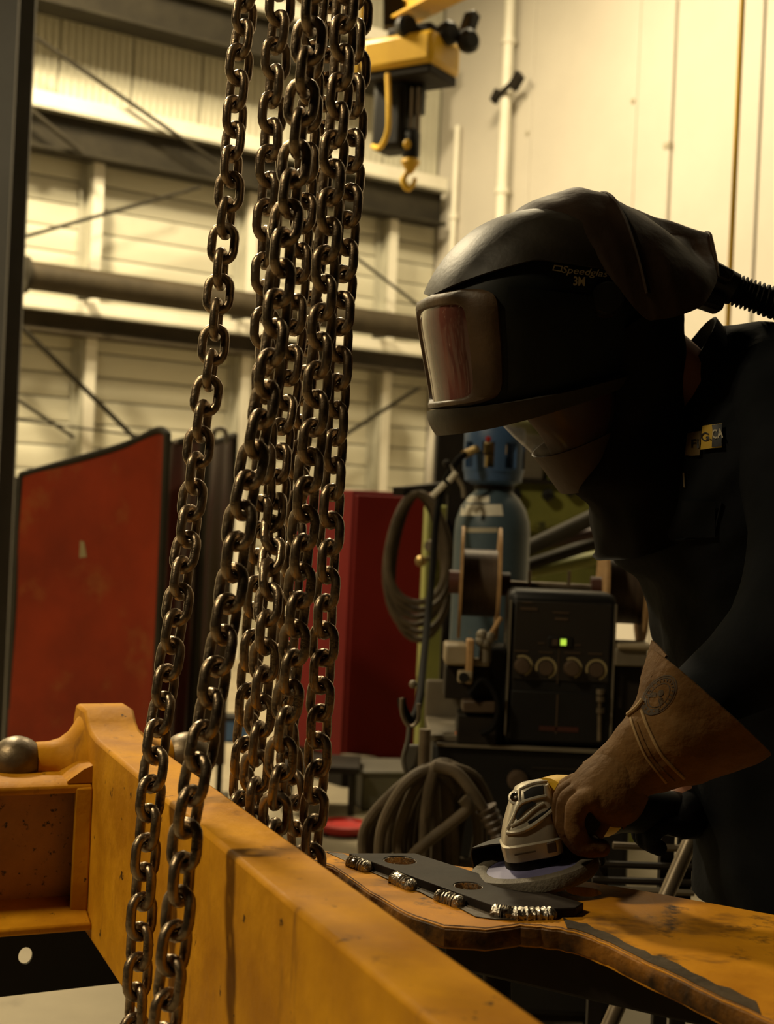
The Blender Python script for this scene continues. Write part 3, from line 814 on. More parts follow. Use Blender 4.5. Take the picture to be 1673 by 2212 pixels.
# axle, spools
SD = FD + 0.22
axl, axr = P(985, 1258, SD), P(1390, 1280, SD)
axl.z = axr.z = P(1190, 1266, SD).z; axr.y = axl.y - 0.055 * (axr.x - axl.x)
MB().tube([axl, axr], 0.010, 12).build('axle', MT['rod'], o)
for x in (1142, 1227):
    b_ = P(x, 1266, SD); MB().tube([V((b_.x, SD - 0.02, ht - 0.02)), V((b_.x, SD - 0.02, P(x, 1232, SD).z))], 0.004, 8).build('axle_peg', MT['rod'], o)
for (xa, xb, lab) in ((996, 1076, 'l'), (1300, 1384, 'r')):
    ca, cb = P(xa, 1266, SD), P(xb, 1266, SD)
    xd = V((1, -0.055, 0)).normalized(); zc_ = axl.z
    A = V((ca.x, axl.y - 0.055 * (ca.x - axl.x), zc_)); L_ = cb.x - ca.x
    rr = 0.142
    sp_ = MB().lathe([(0.03, 0), (0.085, 0.001), (0.085, L_ - 0.001), (0.03, L_)], A, xd, 40).build('wire_winding', MT['wire'], o)
    for q in (0, L_):
        MB().lathe([(0.02, -0.004), (rr, -0.004), (rr, 0.004), (0.02, 0.004)], A + xd * q, xd, 44).build('spool_flange', MT['wood'], o)
    MB().lathe([(0.03, -0.03), (0.03, L_ + 0.03)], A, xd, 20).build('spool_hub', MT['dred'], o)
# drive units each side
def part(nm, mt, x0, y0, x1, y1, d, th, bev=0.004, yaw=0):
    m = MB(); m.pbox(x0, y0, x1, y1, d, th, yaw); return m.build(nm, MT[mt], o, bevel=bev)
def base(nm, mt, x0, x1, y0, d, th, bev=0.004):
    a = P((x0 + x1) / 2, y0, d); m = MB(); m.box((a.x, d + th / 2, (a.z + ztop) / 2), ((x1 - x0) / FPX * d, th, a.z - ztop)); return m.build(nm, MT[mt], o, bevel=bev)
part('drive_cover', 'cast', 962, 1394, 1012, 1438, FD - 0.02, 0.12, 0.006)
part('drive_plate', 'wood', 1008, 1382, 1024, 1478, FD - 0.03, 0.05)
part('drive_bracket', 'cast', 990, 1450, 1022, 1476, FD - 0.035, 0.03)
MB().lathe([(0.012, 0), (0.012, 0.01)], P(1002, 1463, FD - 0.035), V((0, -1, 0)), 14).build('drive_bolt', MT['black'], o)
part('drive_gearbox', 'blackm', 962, 1440, 1060, 1512, FD + 0.02, 0.12)
base('drive_motor', 'black', 1050, 1100, 1400, FD + 0.03, 0.14)
part('drive_rail', 'cast', 1020, 1425, 1058, 1440, FD - 0.01, 0.05)
MB().tube([P(1058, 1375, FD - 0.01), P(1082, 1335, FD + 0.02)], 0.006, 8).build('pressure_lever', MT['wood'], o)
for k, (x, y) in enumerate(((1042, 1372), (1058, 1378), (1050, 1390), (1040, 1385))):
    MB().ball(P(x, y, FD - 0.01), 0.014).build('clamp_knob', MT['tin'], o)
MB().tube([P(1050, 1385, FD), P(1048, 1430, FD)], 0.015, 10).build('clamp_post', MT['tin'], o)
MB().tube(smooth([P(1015, 1500, FD - 0.03), P(1040, 1470, FD - 0.03), P(1066, 1490, FD - 0.03), P(1078, 1530, FD - 0.03), P(1066, 1570, FD - 0.03), P(1040, 1585, FD - 0.02)], 5), 0.008, 8).build('liner_tube', MT['rubber'], o)
part('torch_clamp', 'knob', 1000, 1515, 1072, 1540, FD - 0.02, 0.08)
base('drive_foot', 'blackm', 990, 1075, 1545, FD - 0.01, 0.1)
part('drive_cover', 'cast', 1335, 1392, 1415, 1405, FD - 0.02, 0.12, 0.006, )
part('drive_plate', 'tin', 1330, 1400, 1400, 1440, FD - 0.01, 0.10)
base('drive_gearbox', 'blackm', 1330, 1420, 1440, FD + 0.02, 0.12)
part('drive_bracket', 'knob', 1392, 1440, 1410, 1470, FD - 0.03, 0.03)
# tray beside feeder with a small orange piece
tr = thing('metal_tray', 'dusty pale sheet metal tray left of the wire feeder', 'tray', V((P(990, 1600, FD).x, FD + 0.25, ztop)))
a = P(925, 1500, FD + 0.02)
m = MB(); m.box((P(978, 1600, FD).x, FD + 0.16, ztop + 0.008), (0.11, 0.30, 0.016)); m.build('tray_floor', MT['tin'], tr, bevel=0.003)
m = MB(); m.box((P(966, 1600, FD).x + 0.005, FD + 0.33, (a.z + ztop) / 2), (0.10, 0.012, a.z - ztop)); m.build('tray_back', MT['tin'], tr, bevel=0.02)
og = thing('orange_cap', 'small orange plastic cap lying on the sheet metal tray', 'cap', V((P(1008, 1597, FD).x, FD + 0.03, ztop + 0.016)))
MB().lathe([(0.012, 0), (0.012, 0.006), (0.006, 0.009)], og.location.copy(), UP, 16).build('cap_top', MT['orange'], og)
m = MB(); m.box(og.location + V((-0.014, 0, 0.003)), (0.022, 0.012, 0.006)); m.build('cap_tab', MT['orange'], og)

# ------------------------------------------------------------------ cable bundle on its hook post
BD = 2.95
o = thing('cable_bundle', 'thick bundle of dusty looped welding cables on a post', 'cable', P(940, 1850, BD))
MB().tube([P(919, 1575, BD), V((P(919, 1700, BD).x, BD, 0.02))], 0.013, 12).build('post', MT['rod'], o)
MB().lathe([(0.12, 0), (0.12, 0.02)], V((P(919, 1700, BD).x, BD, 0.0)), UP, 24).build('post_foot', MT['blackm'], o)
rnd = random.Random(3)
top = (935, 1650)
for k in range(13):
    xb0 = 792 + k * 16 + rnd.uniform(-6, 6); xb1 = xb0 + rnd.uniform(60, 120)
    yb = 1880 + rnd.uniform(-20, 60)
    d = BD - 0.08 + rnd.uniform(-0.06, 0.06)
    tx = 925 + k * 3 + rnd.uniform(-8, 8); ty = 1652 + 4 * abs(k - 6) * 0.6 + rnd.uniform(-8, 8)
    pts = smooth([P(xb1, yb, d + 0.05), P(xb0 + 10, yb - 10, d), P(xb0, 1800 + rnd.uniform(-10, 10), d), P((xb0 + tx) / 2 - 6, 1705 + rnd.uniform(-8, 8), d - 0.01), P(tx, ty, d), P(tx + 35 + k * 3, 1690 + rnd.uniform(-5, 15), d + 0.05), P(xb1 + 10, 1790, d + 0.07), P(xb1, yb, d + 0.05)], 6)
    MB().tube(pts, 0.0115, 9).build('cable_loop', MT['cable'], o)
MB().tube(smooth([P(940, 1655, BD - 0.16), P(985, 1668, BD - 0.17), P(1022, 1712, BD - 0.18), P(1052, 1762, BD - 0.18), P(1078, 1800, BD - 0.18), P(1090, 1850, BD - 0.18)], 6), 0.012, 10).build('cable_loop', MT['cable'], o)
MB().tube(smooth([P(1000, 1725, BD - 0.2), P(1012, 1745, BD - 0.2), P(980, 1775, BD - 0.2), P(905, 1835, BD - 0.2), P(880, 1870, BD - 0.18)], 6), 0.012, 10).build('cable_loop', MT['cable'], o)
a, b = P(1050, 1745, BD - 0.18), P(1085, 1815, BD - 0.18)
rs = []; ps_ = []
for i in range(21):
    ps_.append(a.lerp(b, i / 20)); rs.append(0.020 + (0.003 if i % 4 < 2 else 0) - 0.004 * i / 20)
MB().tube(ps_, rs, 14).build('strain_relief', MT['knob'], o)
# lifting hook by the post
o = thing('crane_hook', 'thin steel hook hanging by the black gas hose', 'hook', P(885, 1650, BD + 0.05))
MB().tube(smooth([P(868, 1508, BD), P(870, 1545, BD), P(886, 1570, BD), P(904, 1555, BD), P(905, 1520, BD)], 6), 0.0042, 8).build('hook_bow', MT['rod'], o)
MB().tube(smooth([P(885, 1570, BD), P(882, 1600, BD), P(872, 1640, BD), P(880, 1668, BD), P(895, 1660, BD + 0.02)], 6), 0.0055, 8).build('hook_tail', MT['grey'], o)
MB().ball(P(893, 1478, BD + 0.02), 0.009).build('hook_eye', MT['tin'], o)
m = MB(); m.pbox(872, 1610, 906, 1668, BD + 0.02, 0.02); m.build('hook_plate', MT['grey'], o, bevel=0.004)

# floor clutter
g = ground(742, 1800)
o = thing('red_stool', 'low red plastic stool on the floor behind the chains', 'stool', g)
q = P(742, 1790, g.y)
rr = 58 / FPX * g.y
zs = P(742, 1778, g.y).z
MB().lathe([(rr * 0.9, zs - 0.03), (rr, zs - 0.015), (rr, zs), (rr * 0.85, zs + 0.004), (rr * 0.8, zs - 0.01), (0.01, zs - 0.012)], V((g.x, g.y, 0)), UP, 32).build('seat_rim', MT['redpl'], o)
for k in range(4):
    a = rad(45 + 90 * k)
    MB().tube([V((g.x + rr * 0.6 * math.cos(a), g.y + rr * 0.6 * math.sin(a), zs - 0.02)), V((g.x + rr * 0.95 * math.cos(a), g.y + rr * 0.95 * math.sin(a), 0.0))], 0.014, 8).build('leg', MT['blackm'], o)
g = ground(820, 1752)
o = thing('grey_crate', 'dull grey crate on the floor behind the cable bundle', 'crate', g)
z1 = P(820, 1675, g.y).z
m = MB(); m.box((g.x, g.y + 0.15, z1 / 2), (0.23, 0.3, z1), M.Rotation(rad(12), 3, 'Z')); m.build('body', MT['grey'], o, bevel=0.01)
m = MB(); m.box((g.x, g.y + 0.15, z1 + 0.01), (0.25, 0.32, 0.02), M.Rotation(rad(12), 3, 'Z')); m.build('rim', MT['grey'], o, bevel=0.006)
g = ground(508, 1600)
o = thing('blue_box', 'small blue box on the floor glimpsed between the chains', 'box', g)
m = MB(); m.box((g.x, g.y, 0.06), (0.14, 0.12, 0.12)); m.build('body', MT['bluebox'], o, bevel=0.01)
m = MB(); m.box((g.x, g.y, 0.13), (0.16, 0.14, 0.03)); m.build('lid', MT['black'], o, bevel=0.006)
g = ground(690, 1745)
o = thing('low_trolley', 'low dark trolley plate at the foot of the red cabinet', 'trolley', g)
m = MB(); z1 = P(720, 1650, g.y).z; m.box((g.x, g.y, z1), (0.34, 0.3, 0.03)); m.build('deck', MT['blackm'], o, bevel=0.005)
for sx in (-1, 1):
    for sy in (-1, 1):
        MB().tube([V((g.x + sx * 0.14, g.y + sy * 0.12, z1)), V((g.x + sx * 0.14, g.y + sy * 0.12, 0))], 0.015, 8).build('leg', MT['blackm'], o)

# ------------------------------------------------------------------ yellow lifting beam in the foreground
ZB = 0.97
BU = V((-0.394, 0.919, 0)).normalized()            # along the beam, away from the camera
BN = V((BU.y, -BU.x, 0))                           # towards the right / back side
A0 = ground(445, 1797, ZB)                         # point on the near upper edge
BWD = 0.072; BH = 0.27
def bp(l, n, z): return A0 + BU * l + BN * n + UP * (z - A0.z)
def l_at(px):                                       # length coordinate where the near top edge shows at column px
    lo, hi = -1.2, 3.0
    for _ in range(50):
        mid = (lo + hi) / 2
        if PX(bp(mid, 0, ZB))[0] > px: lo = mid
        else: hi = mid
    return lo
LE = l_at(172); LN = -0.95
o = thing('lifting_beam', 'worn yellow steel lifting beam running through the foreground chains', 'beam', bp((LE + LN) / 2, BWD / 2, ZB - BH))
prof = [(LN, ZB - BH), (LE + 0.05, ZB - BH), (LE + 0.05, ZB + 0.005), (LE + 0.035, ZB + 0.028), (LE - 0.03, ZB + 0.028), (LE - 0.05, ZB + 0.014), (LE - 0.075, ZB + 0.004), (LE - 0.12, ZB), (LN, ZB)]
m = MB(); m.prism([bp(l, 0, z) for l, z in prof], BN * BWD); m.build('main_plate', MT['beam'], o, bevel=0.005)
zc2 = P(60, 1628, 2.05).z
cb_ = bp(LE - 0.005, 0, zc2)
for sgn, st in ((-1, 0.0), (1, BWD)):
    ax = BN * sgn
    q = bp(LE - 0.005, st, zc2)
    MB().lathe([(0.072, -0.005), (0.058, 0.004), (0.044, 0.014), (0.034, 0.028), (0.030, 0.042), (0.029, 0.062)], q, ax, 28).build('trunnion_neck', MT['beam'], o)
    MB().ball(q + ax * 0.088, 0.0385, 24, 16).build('trunnion_ball', MT['ball'], o)
m = MB(); m.tube([bp(LE - 0.055, -0.004, ZB - BH + 0.02), bp(LE - 0.055, -0.004, ZB - 0.07)], 0.006, 8); m.build('weld_seam', MT['beam'], o)

# cross member: channel with a recessed speckled web
CU = -BN                                            # pointing left, towards the camera side
q0 = bp(l_at(205), 0, 0)
def cp(l, n, z): return V((q0.x, q0.y, 0)) + CU * l + BU * n + UP * z
dq = q0.y
zt0 = P(200, 1692, dq).z; zt1 = P(200, 1722, dq).z; zb0 = P(200, 1938, dq).z; zb1 = P(200, 1995, dq).z
o2 = thing('cross_member', 'yellow cross member with a rust speckled recessed web at the lower left', 'beam', cp(0.3, 0.05, zb1))
CL = 0.55
m = MB(); m.prism([cp(0, 0.0, zt1 + 0.006), cp(0, 0.0, zt0 - 0.004), cp(0, 0.012, zt0 + 0.003), cp(0, 0.10, zt0 + 0.003), cp(0, 0.10, zt1)], CU * CL); m.build('top_flange', MT['beam'], o2, bevel=0.003)
m = MB(); m.prism([cp(0.001, 0.035, zb1), cp(0.001, 0.035, zt1 + 0.01), cp(0.001, 0.05, zt1 + 0.01), cp(0.001, 0.05, zb1)], CU * (CL - 0.002)); m.build('web', MT['web'], o2)
m = MB(); m.prism([cp(0, -0.035, zb1), cp(0, -0.035, zb1 + 0.010), cp(0, 0.035, zb1 + 0.030), cp(0, 0.10, zb1 + 0.030), cp(0, 0.10, zb1)], CU * CL); m.build('bottom_flange', MT['beam'], o2, bevel=0.003)
m = MB(); m.prism([cp(0, -0.004, zb1 + 0.01), cp(0.024, 0.0, zb1 + 0.01), cp(0.016, 0.035, zb1 + 0.01), cp(0, 0.035, zb1 + 0.01)], UP * (zt1 - zb1 + 0.004)); m.build('end_weld', MT['beam'], o2, bevel=0.003)
m = MB(); m.prism([cp(0, 0.004, zt0), cp(0, 0.004, zt0 + 0.024), cp(0.012, 0.004, zt0 + 0.019), cp(0.034, 0.004, zt0 + 0.003), cp(0.034, 0.004, zt0)], BU * 0.09); m.build('gusset', MT['beam'], o2)

# black carrying plate below the cross member
zk = P(140, 2150, dq - 0.02).z
o3 = thing('support_stand', 'black steel stand with a round hole under the yellow cross member', 'stand', cp(0.3, 0.0, 0.0))
hole = cp(0, 0, 0)
hx = hit(55, 2065, cp(0, 0.02, 0), BU)
hl = (hx - cp(0, 0.02, 0)).dot(CU); hzz = hx.z
n_ = 20; rv = 0.0095
outer = [(-0.10, zb1 - 0.014), (0.55, zb1 - 0.014), (0.55, zk - 0.015), (-0.10, zk)]
m = MB()
inner = [(hl + rv * math.cos(2 * math.pi * k / n_), hzz + 1.25 * rv * math.sin(2 * math.pi * k / n_)) for k in range(n_)]
def rayout(a):
    c, s_ = math.cos(a), math.sin(a); t = 9
    for (p0, p1) in zip(outer, outer[1:] + outer[:1]):
        dx, dz = p1[0] - p0[0], p1[1] - p0[1]
        den = c * dz - s_ * dx
        if abs(den) < 1e-9: continue
        tt = ((p0[0] - hl) * dz - (p0[1] - hzz) * dx) / den
        u = ((p0[0] - hl) * s_ - (p0[1] - hzz) * c) / den
        if tt > 0 and -1e-6 <= u <= 1 + 1e-6: t = min(t, tt)
    return (hl + t * c, hzz + t * s_)
angs = sorted([2 * math.pi * k / n_ for k in range(n_)] + [math.atan2(z - hzz, l - hl) % (2 * math.pi) for l, z in outer])
N_ = len(angs)
def ringp(n): 
    return [cp(hl + rv * math.cos(a), n, hzz + 1.25 * rv * math.sin(a)) for a in angs], [cp(rayout(a)[0], n, rayout(a)[1]) for a in angs]
i0, o0 = ringp(0.02); i1, o1 = ringp(0.026)
m.add(i0 + o0 + i1 + o1, [(k, (k + 1) % N_, N_ + (k + 1) % N_, N_ + k) for k in range(N_)] + [(2 * N_ + k, 3 * N_ + k, 3 * N_ + (k + 1) % N_, 2 * N_ + (k + 1) % N_) for k in range(N_)] + [(k, 2 * N_ + k, 2 * N_ + (k + 1) % N_, (k + 1) % N_) for k in range(N_)] + [(N_ + k, N_ + (k + 1) % N_, 3 * N_ + (k + 1) % N_, 3 * N_ + k) for k in range(N_)])
m.build('web_plate', MT['black'], o3)
for l in (0.42, 0.52):
    m = MB(); m.bar(cp(l, 0.04, 0), cp(l, 0.04, zk), 0.05, 0.05); m.build('leg', MT['blackm'], o3)

# ------------------------------------------------------------------ lifting chains
PITCH = 0.0315; WD = 0.0108; OWD = 0.0375
def link_mesh():
    wc = OWD - WD; Ls = PITCH + WD - wc
    pts = []
    for k in range(9):
        a = math.pi * k / 8; pts.append(V((wc / 2 * math.cos(a), 0, Ls / 2 + wc / 2 * math.sin(a))))
    for k in range(9):
        a = math.pi + math.pi * k / 8; pts.append(V((wc / 2 * math.cos(a), 0, -Ls / 2 + wc / 2 * math.sin(a))))
    n = 12; rings = []
    N = len(pts)
    for i, p in enumerate(pts):
        t = (pts[(i + 1) % N] - pts[i - 1]).normalized()
        a = V((0, 1, 0)); b = t.cross(a)
        rings.append([p + WD / 2 * (math.cos(2 * math.pi * k / n) * a + math.sin(2 * math.pi * k / n) * b) for k in range(n)])
    mb = MB(); mb.loft(rings + [rings[0]], cap=False)
    me = bpy.data.meshes.new('link')
    me.from_pydata(mb.v, [], mb.f)
    bm = bmesh.new(); bm.from_mesh(me); bmesh.ops.remove_doubles(bm, verts=bm.verts, dist=1e-5); bmesh.ops.recalc_face_normals(bm, faces=bm.faces); bm.to_mesh(me); bm.free()
    me.shade_smooth(); me.materials.append(MT['chain'])
    return me


LINK = link_mesh()
GAP = PITCH - 0.0005


def chain(lab, pts, twist, seed):
    """pts: (px, py, depth) down the chain; twist: list of degrees down its length"""
    r = random.Random(seed)
    a = V(pts[1]) + (V(pts[0]) - V(pts[1])) * 6.5
    w = smooth([P(*p) for p in [tuple(a)] + pts], 24)
    o = thing('lifting_chain', lab, 'chain', w[-1].copy(), 'steel chains of the lifting sling')
    k = 0; pos = w[0]; i = 0
    places = [pos]
    for p in w[1:]:
        while (p - places[-1]).length >= GAP:
            # point between previous and p at exactly one pitch
            a, b = w[i], p
            lo, hi = 0.0, 1.0
            for _ in range(20):
                mid = (lo + hi) / 2
                if (a.lerp(b, mid) - places[-1]).length < GAP: lo = mid
                else: hi = mid
            places.append(a.lerp(b, hi))
        i += 1
    n = len(places)
    k0 = sum(1 for p in places if PX(p)[1] < pts[0][1])
    for k, p in enumerate(places):
        t = (places[min(k + 1, n - 1)] - places[max(k - 1, 0)]).normalized()
        q = max(k - k0, 0) / max(n - 1 - k0, 1) * (len(twist) - 1); j = min(int(q), len(twist) - 2)
        ang = rad(twist[j] + (twist[j + 1] - twist[j]) * (q - j) + 90 * (k % 2) + r.uniform(-7, 7))
        x0 = (V((1, 0, 0)) - t * t.x).normalized(); y0 = t.cross(x0)
        x = x0 * math.cos(ang) + y0 * math.sin(ang); z = t; y = z.cross(x)
        tl = r.uniform(-0.05, 0.05)
        x2 = (x * math.cos(tl) + z * math.sin(tl)); z2 = (z * math.cos(tl) - x * math.sin(tl))
        lk = bpy.data.objects.new('link', LINK)
        COL.objects.link(lk)
        lk.parent = o
        lk.matrix_local = M.Translation(p - o.location) @ M((x2, y, z2)).transposed().to_4x4()
    return o


chain('leftmost steel chain hanging alone in front of the red screen', [(545, -160, 1.68), (532, 0, 1.67), (520, 110, 1.66), (507, 260, 1.66), (497, 400, 1.65), (483, 520, 1.65), (472, 640, 1.64), (460, 760, 1.63), (447, 850, 1.62), (430, 960, 1.61), (412, 1110, 1.60), (395, 1230, 1.58), (376, 1360, 1.56), (358, 1480, 1.55), (340, 1590, 1.53), (328, 1700, 1.51), (317, 1820, 1.50), (309, 1940, 1.49), (300, 2070, 1.48), (292, 2212, 1.47), (286, 2340, 1.46)],
      [45, 45, 40, 8, 3, 8, 25, 20, 35, 45, 45, 50], 1)
chain('foremost steel chain crossing the bundle and draped over the near side of the yellow beam', [(678, -170, 1.40), (671, 0, 1.40), (666, 110, 1.40), (655, 190, 1.40), (645, 290, 1.40), (630, 400, 1.40), (612, 530, 1.39), (602, 640, 1.39), (590, 760, 1.38), (573, 860, 1.38), (556, 950, 1.37), (536, 1040, 1.37), (518, 1130, 1.36), (504, 1240, 1.36), (490, 1330, 1.35), (472, 1430, 1.34), (452, 1530, 1.33), (436, 1620, 1.32), (415, 1710, 1.31), (402, 1800, 1.31), (392, 1900, 1.30), (382, 2000, 1.29), (370, 2100, 1.28), (357, 2212, 1.28), (345, 2340, 1.27)],
      [12, 10, 12, 25, 45, 30, 20, 35, 45, 20, 40, 45], 2)
chain('front right steel chain of the bundle going down behind the yellow beam', [(757, -150, 1.49), (747, 0, 1.49), (742, 90, 1.49), (735, 200, 1.49), (722, 330, 1.49), (713, 460, 1.49), (704, 570, 1.49), (700, 640, 1.49), (691, 763, 1.49), (681, 899, 1.49), (666, 1032, 1.49), (655, 1153, 1.49), (646, 1291, 1.49), (632, 1429, 1.49), (616, 1561, 1.49), (602, 1689, 1.49), (592, 1800, 1.50), (586, 1950, 1.50)],
      [45, 45, 48, 40, 45, 42, 30, 25, 20, 15, 10], 3)
chain('rightmost steel chain of the bundle next to the red cabinet', [(782, -150, 1.57), (774, 0, 1.57), (766, 200, 1.57), (757, 400, 1.57), (746, 560, 1.57), (737, 680, 1.56), (732, 800, 1.56), (725, 940, 1.56), (719, 1060, 1.56), (713, 1160, 1.56), (705, 1280, 1.56), (699, 1400, 1.56), (692, 1520, 1.56), (686, 1650, 1.56), (676, 1790, 1.56), (668, 1950, 1.56)],
      [70, 60, 45, 40, 45, 30, 40, 25], 4)
chain('left edge steel chain of the bundle passing behind the foremost chain', [(612, -150, 1.60), (606, 0, 1.60), (598, 108, 1.60), (590, 230, 1.60), (584, 352, 1.60), (578, 474, 1.60), (574, 600, 1.60), (573, 800, 1.60), (570, 1000, 1.60), (563, 1150, 1.60), (555, 1260, 1.60), (547, 1374, 1.60), (537, 1511, 1.60), (527, 1640, 1.60), (518, 1760, 1.60), (510, 1900, 1.60)],
      [60, 55, 60, 50, 45, 40, 45], 5)
chain('middle steel chain of the bundle emerging right of the foremost chain', [(690, -150, 1.68), (684, 0, 1.68), (672, 200, 1.68), (660, 400, 1.68), (648, 560, 1.67), (636, 713, 1.67), (622, 850, 1.66), (607, 960, 1.64), (597, 1080, 1.62), (588, 1190, 1.58), (579, 1314, 1.54), (569, 1456, 1.54), (558, 1590, 1.54), (550, 1720, 1.54), (543, 1900, 1.54)],
      [40, 45, 35, 45, 50, 30, 20, 15], 6)
chain('hindmost steel chain hidden in the middle of the bundle', [(726, -150, 1.74), (716, 0, 1.74), (703, 200, 1.74), (690, 400, 1.73), (676, 600, 1.72), (664, 760, 1.72), (652, 920, 1.71), (640, 1080, 1.71), (630, 1250, 1.70), (618, 1420, 1.70), (622, 1600, 1.69), (640, 1740, 1.68), (650, 1900, 1.68)],
      [45, 30, 45, 40, 50, 45], 7)
# ------------------------------------------------------------------ workpiece: yellow plate, welded steel bar
from mathutils import noise as mnoise
ZW = 0.88


def carve(mb, cutters):
    """boolean holes, applied, returned as a new MB"""
    def tmp(b):
        me = bpy.data.meshes.new('t'); me.from_pydata(b.v, [], b.f)
        bm = bmesh.new(); bm.from_mesh(me); bmesh.ops.recalc_face_normals(bm, faces=bm.faces); bm.to_mesh(me); bm.free()
        ob = bpy.data.objects.new('t', me); COL.objects.link(ob); return ob
    a = tmp(mb); cs = [tmp(c) for c in cutters]
    for c in cs:
        md = a.modifiers.new('b', 'BOOLEAN'); md.operation = 'DIFFERENCE'; md.object = c; md.solver = 'EXACT'
    bpy.context.view_layer.update()
    dg = bpy.context.evaluated_depsgraph_get()
    me = a.evaluated_get(dg).to_mesh()
    r = MB(); r.add([v.co.copy() for v in me.vertices], [tuple(p.vertices) for p in me.polygons])
    a.evaluated_get(dg).to_mesh_clear()
    for x in [a] + cs: bpy.data.objects.remove(x)
    return r


def remesh(mb, vox, sm=6):
    me = bpy.data.meshes.new('t'); me.from_pydata(mb.v, [], mb.f)
    ob = bpy.data.objects.new('t', me); COL.objects.link(ob)
    md = ob.modifiers.new('r', 'REMESH'); md.mode = 'VOXEL'; md.voxel_size = vox
    s_ = ob.modifiers.new('s', 'SMOOTH'); s_.iterations = sm; s_.factor = 0.5
    bpy.context.view_layer.update()
    dg = bpy.context.evaluated_depsgraph_get()
    e2 = ob.evaluated_get(dg).to_mesh()
    r = MB(); r.add([v.co.copy() for v in e2.vertices], [tuple(p.vertices) for p in e2.polygons])
    ob.evaluated_get(dg).to_mesh_clear(); bpy.data.objects.remove(ob)
    return r


gp = lambda x, y, z=ZW: ground(x, y, z)
far = [(600, 1826), (700, 1838), (900, 1860), (1180, 1893), (1260, 1903), (1400, 1926), (1673, 1976), (1900, 2022)]
front = [(1900, 2345), (1673, 2210), (1560, 2160), (1450, 2106), (1390, 2080), (1330, 2048), (1262, 2020), (1214, 2008), (1170, 2002), (1125, 1999), (1050, 2008), (960, 2003), (880, 1975), (800, 1928), (720, 1872), (600, 1840)]
rnd = random.Random(5)
fr2 = []
for (a, b) in zip(front[:-1], front[1:]):
    for k in range(4):
        q = k / 4
        x = a[0] + (b[0] - a[0]) * q; y = a[1] + (b[1] - a[1]) * q
        fr2.append((x, y + rnd.uniform(-0.9, 0.9)))
fr2.append(front[-1])
o = thing('yellow_workpiece', 'scorched yellow steel plate being ground at the lower right', 'plate', gp(1250, 1960) - UP * 0.024)
top = [gp(x, y) for x, y in far + fr2]
pl = MB(); pl.prism(top, UP * -0.022)
hol = MB().lathe([(0.02, -0.05), (0.02, 0.03)], gp(1262, 1926), UP, 24)
hol2 = MB().lathe([(0.020, -0.05), (0.020, 0.03)], gp(865, 1862), UP, 24)
hol3 = MB().lathe([(0.0165, -0.05), (0.0165, 0.03)], gp(1012, 1918), UP, 24)
carve(pl, [hol, hol2, hol3]).build('top_plate', MT['workp'], o, bevel=0.0015)
# scorched flame-cut front edge
rings = []
for x, y in fr2:
    p = gp(x, y)
    n1, n2, n3 = (0.5 * mnoise.noise(p * 28 + V((k * 7, 0, 0))) for k in range(3))
    rings.append([p + V((0, 0.006, 0.0008)), p + V((n1 * 0.003, -0.003, -0.002)), p + V((n2 * 0.004, -0.006 + n2 * 0.004, -0.010)), p + V((n3 * 0.004, -0.004 + n3 * 0.004, -0.019)), p + V((0, 0.006, -0.0235))])
MB().loft(rings).build('burnt_edge', MT['edge'], o)
m = MB()
inn = [(x - 10, y - 26 - 10 * ((x - 1200) / 500)) for x, y in fr2 if 1225 < x < 1665]
out_ = [(x, y - 6) for x, y in fr2 if 1225 < x < 1665]
g = [[gp(a[0], a[1] + rnd.uniform(-3, 3)) + UP * 0.0008, gp(*b) + UP * 0.0008] for a, b in zip(inn, out_)]
m.sheet(g, 0.0006); m.build('ground_strip', MT['bare'], o)
g = [[gp(x, y + rnd.uniform(-2, 2)) + UP * 0.0007, gp(x + 8, y + w + rnd.uniform(-4, 4)) + UP * 0.0007] for x, y, w in [(700, 1840, 6), (740, 1846, 14), (780, 1862, 18), (820, 1878, 18), (860, 1894, 22), (900, 1910, 22), (940, 1926, 22), (980, 1942, 22), (1020, 1956, 22), (1060, 1966, 22), (1100, 1972, 16), (1150, 1974, 14), (1200, 1972, 12), (1250, 1966, 10)]]
MB().sheet(g, 0.0006).build('ground_zone', MT['bare'], o)
# welded bar
ob = thing('steel_bar', 'dark flat steel bar with bolt holes welded onto the yellow plate', 'bar', gp(1000, 1905))
ZBAR = ZW + 0.010
bt = [ground(x, y, ZBAR) for x, y in ((754, 1843), (898, 1843), (1040, 1888), (1262, 1950), (1244, 1961), (1090, 1965))]
barm = MB(); barm.prism(bt, UP * -0.0095)
h1 = MB().lathe([(0.0195, -0.03), (0.0195, 0.03)], ground(865, 1858, ZBAR), UP, 28)
h2 = MB().lathe([(0.016, -0.03), (0.016, 0.03)], ground(1012, 1913, ZBAR), UP, 28)
carve(barm, [h1, h2]).build('flat_bar', MT['plate'], ob, bevel=0.0012)
for hx_, hy_, rr in ((865, 1858, 0.0196), (1012, 1913, 0.0161)):
    MB().lathe([(rr, -0.0095), (rr, -0.001), (rr - 0.0008, -0.001), (rr - 0.0008, -0.0095), (rr, -0.0095)], ground(hx_, hy_, ZBAR), UP, 28, False).build('hole_bore', MT['weld'], ob)
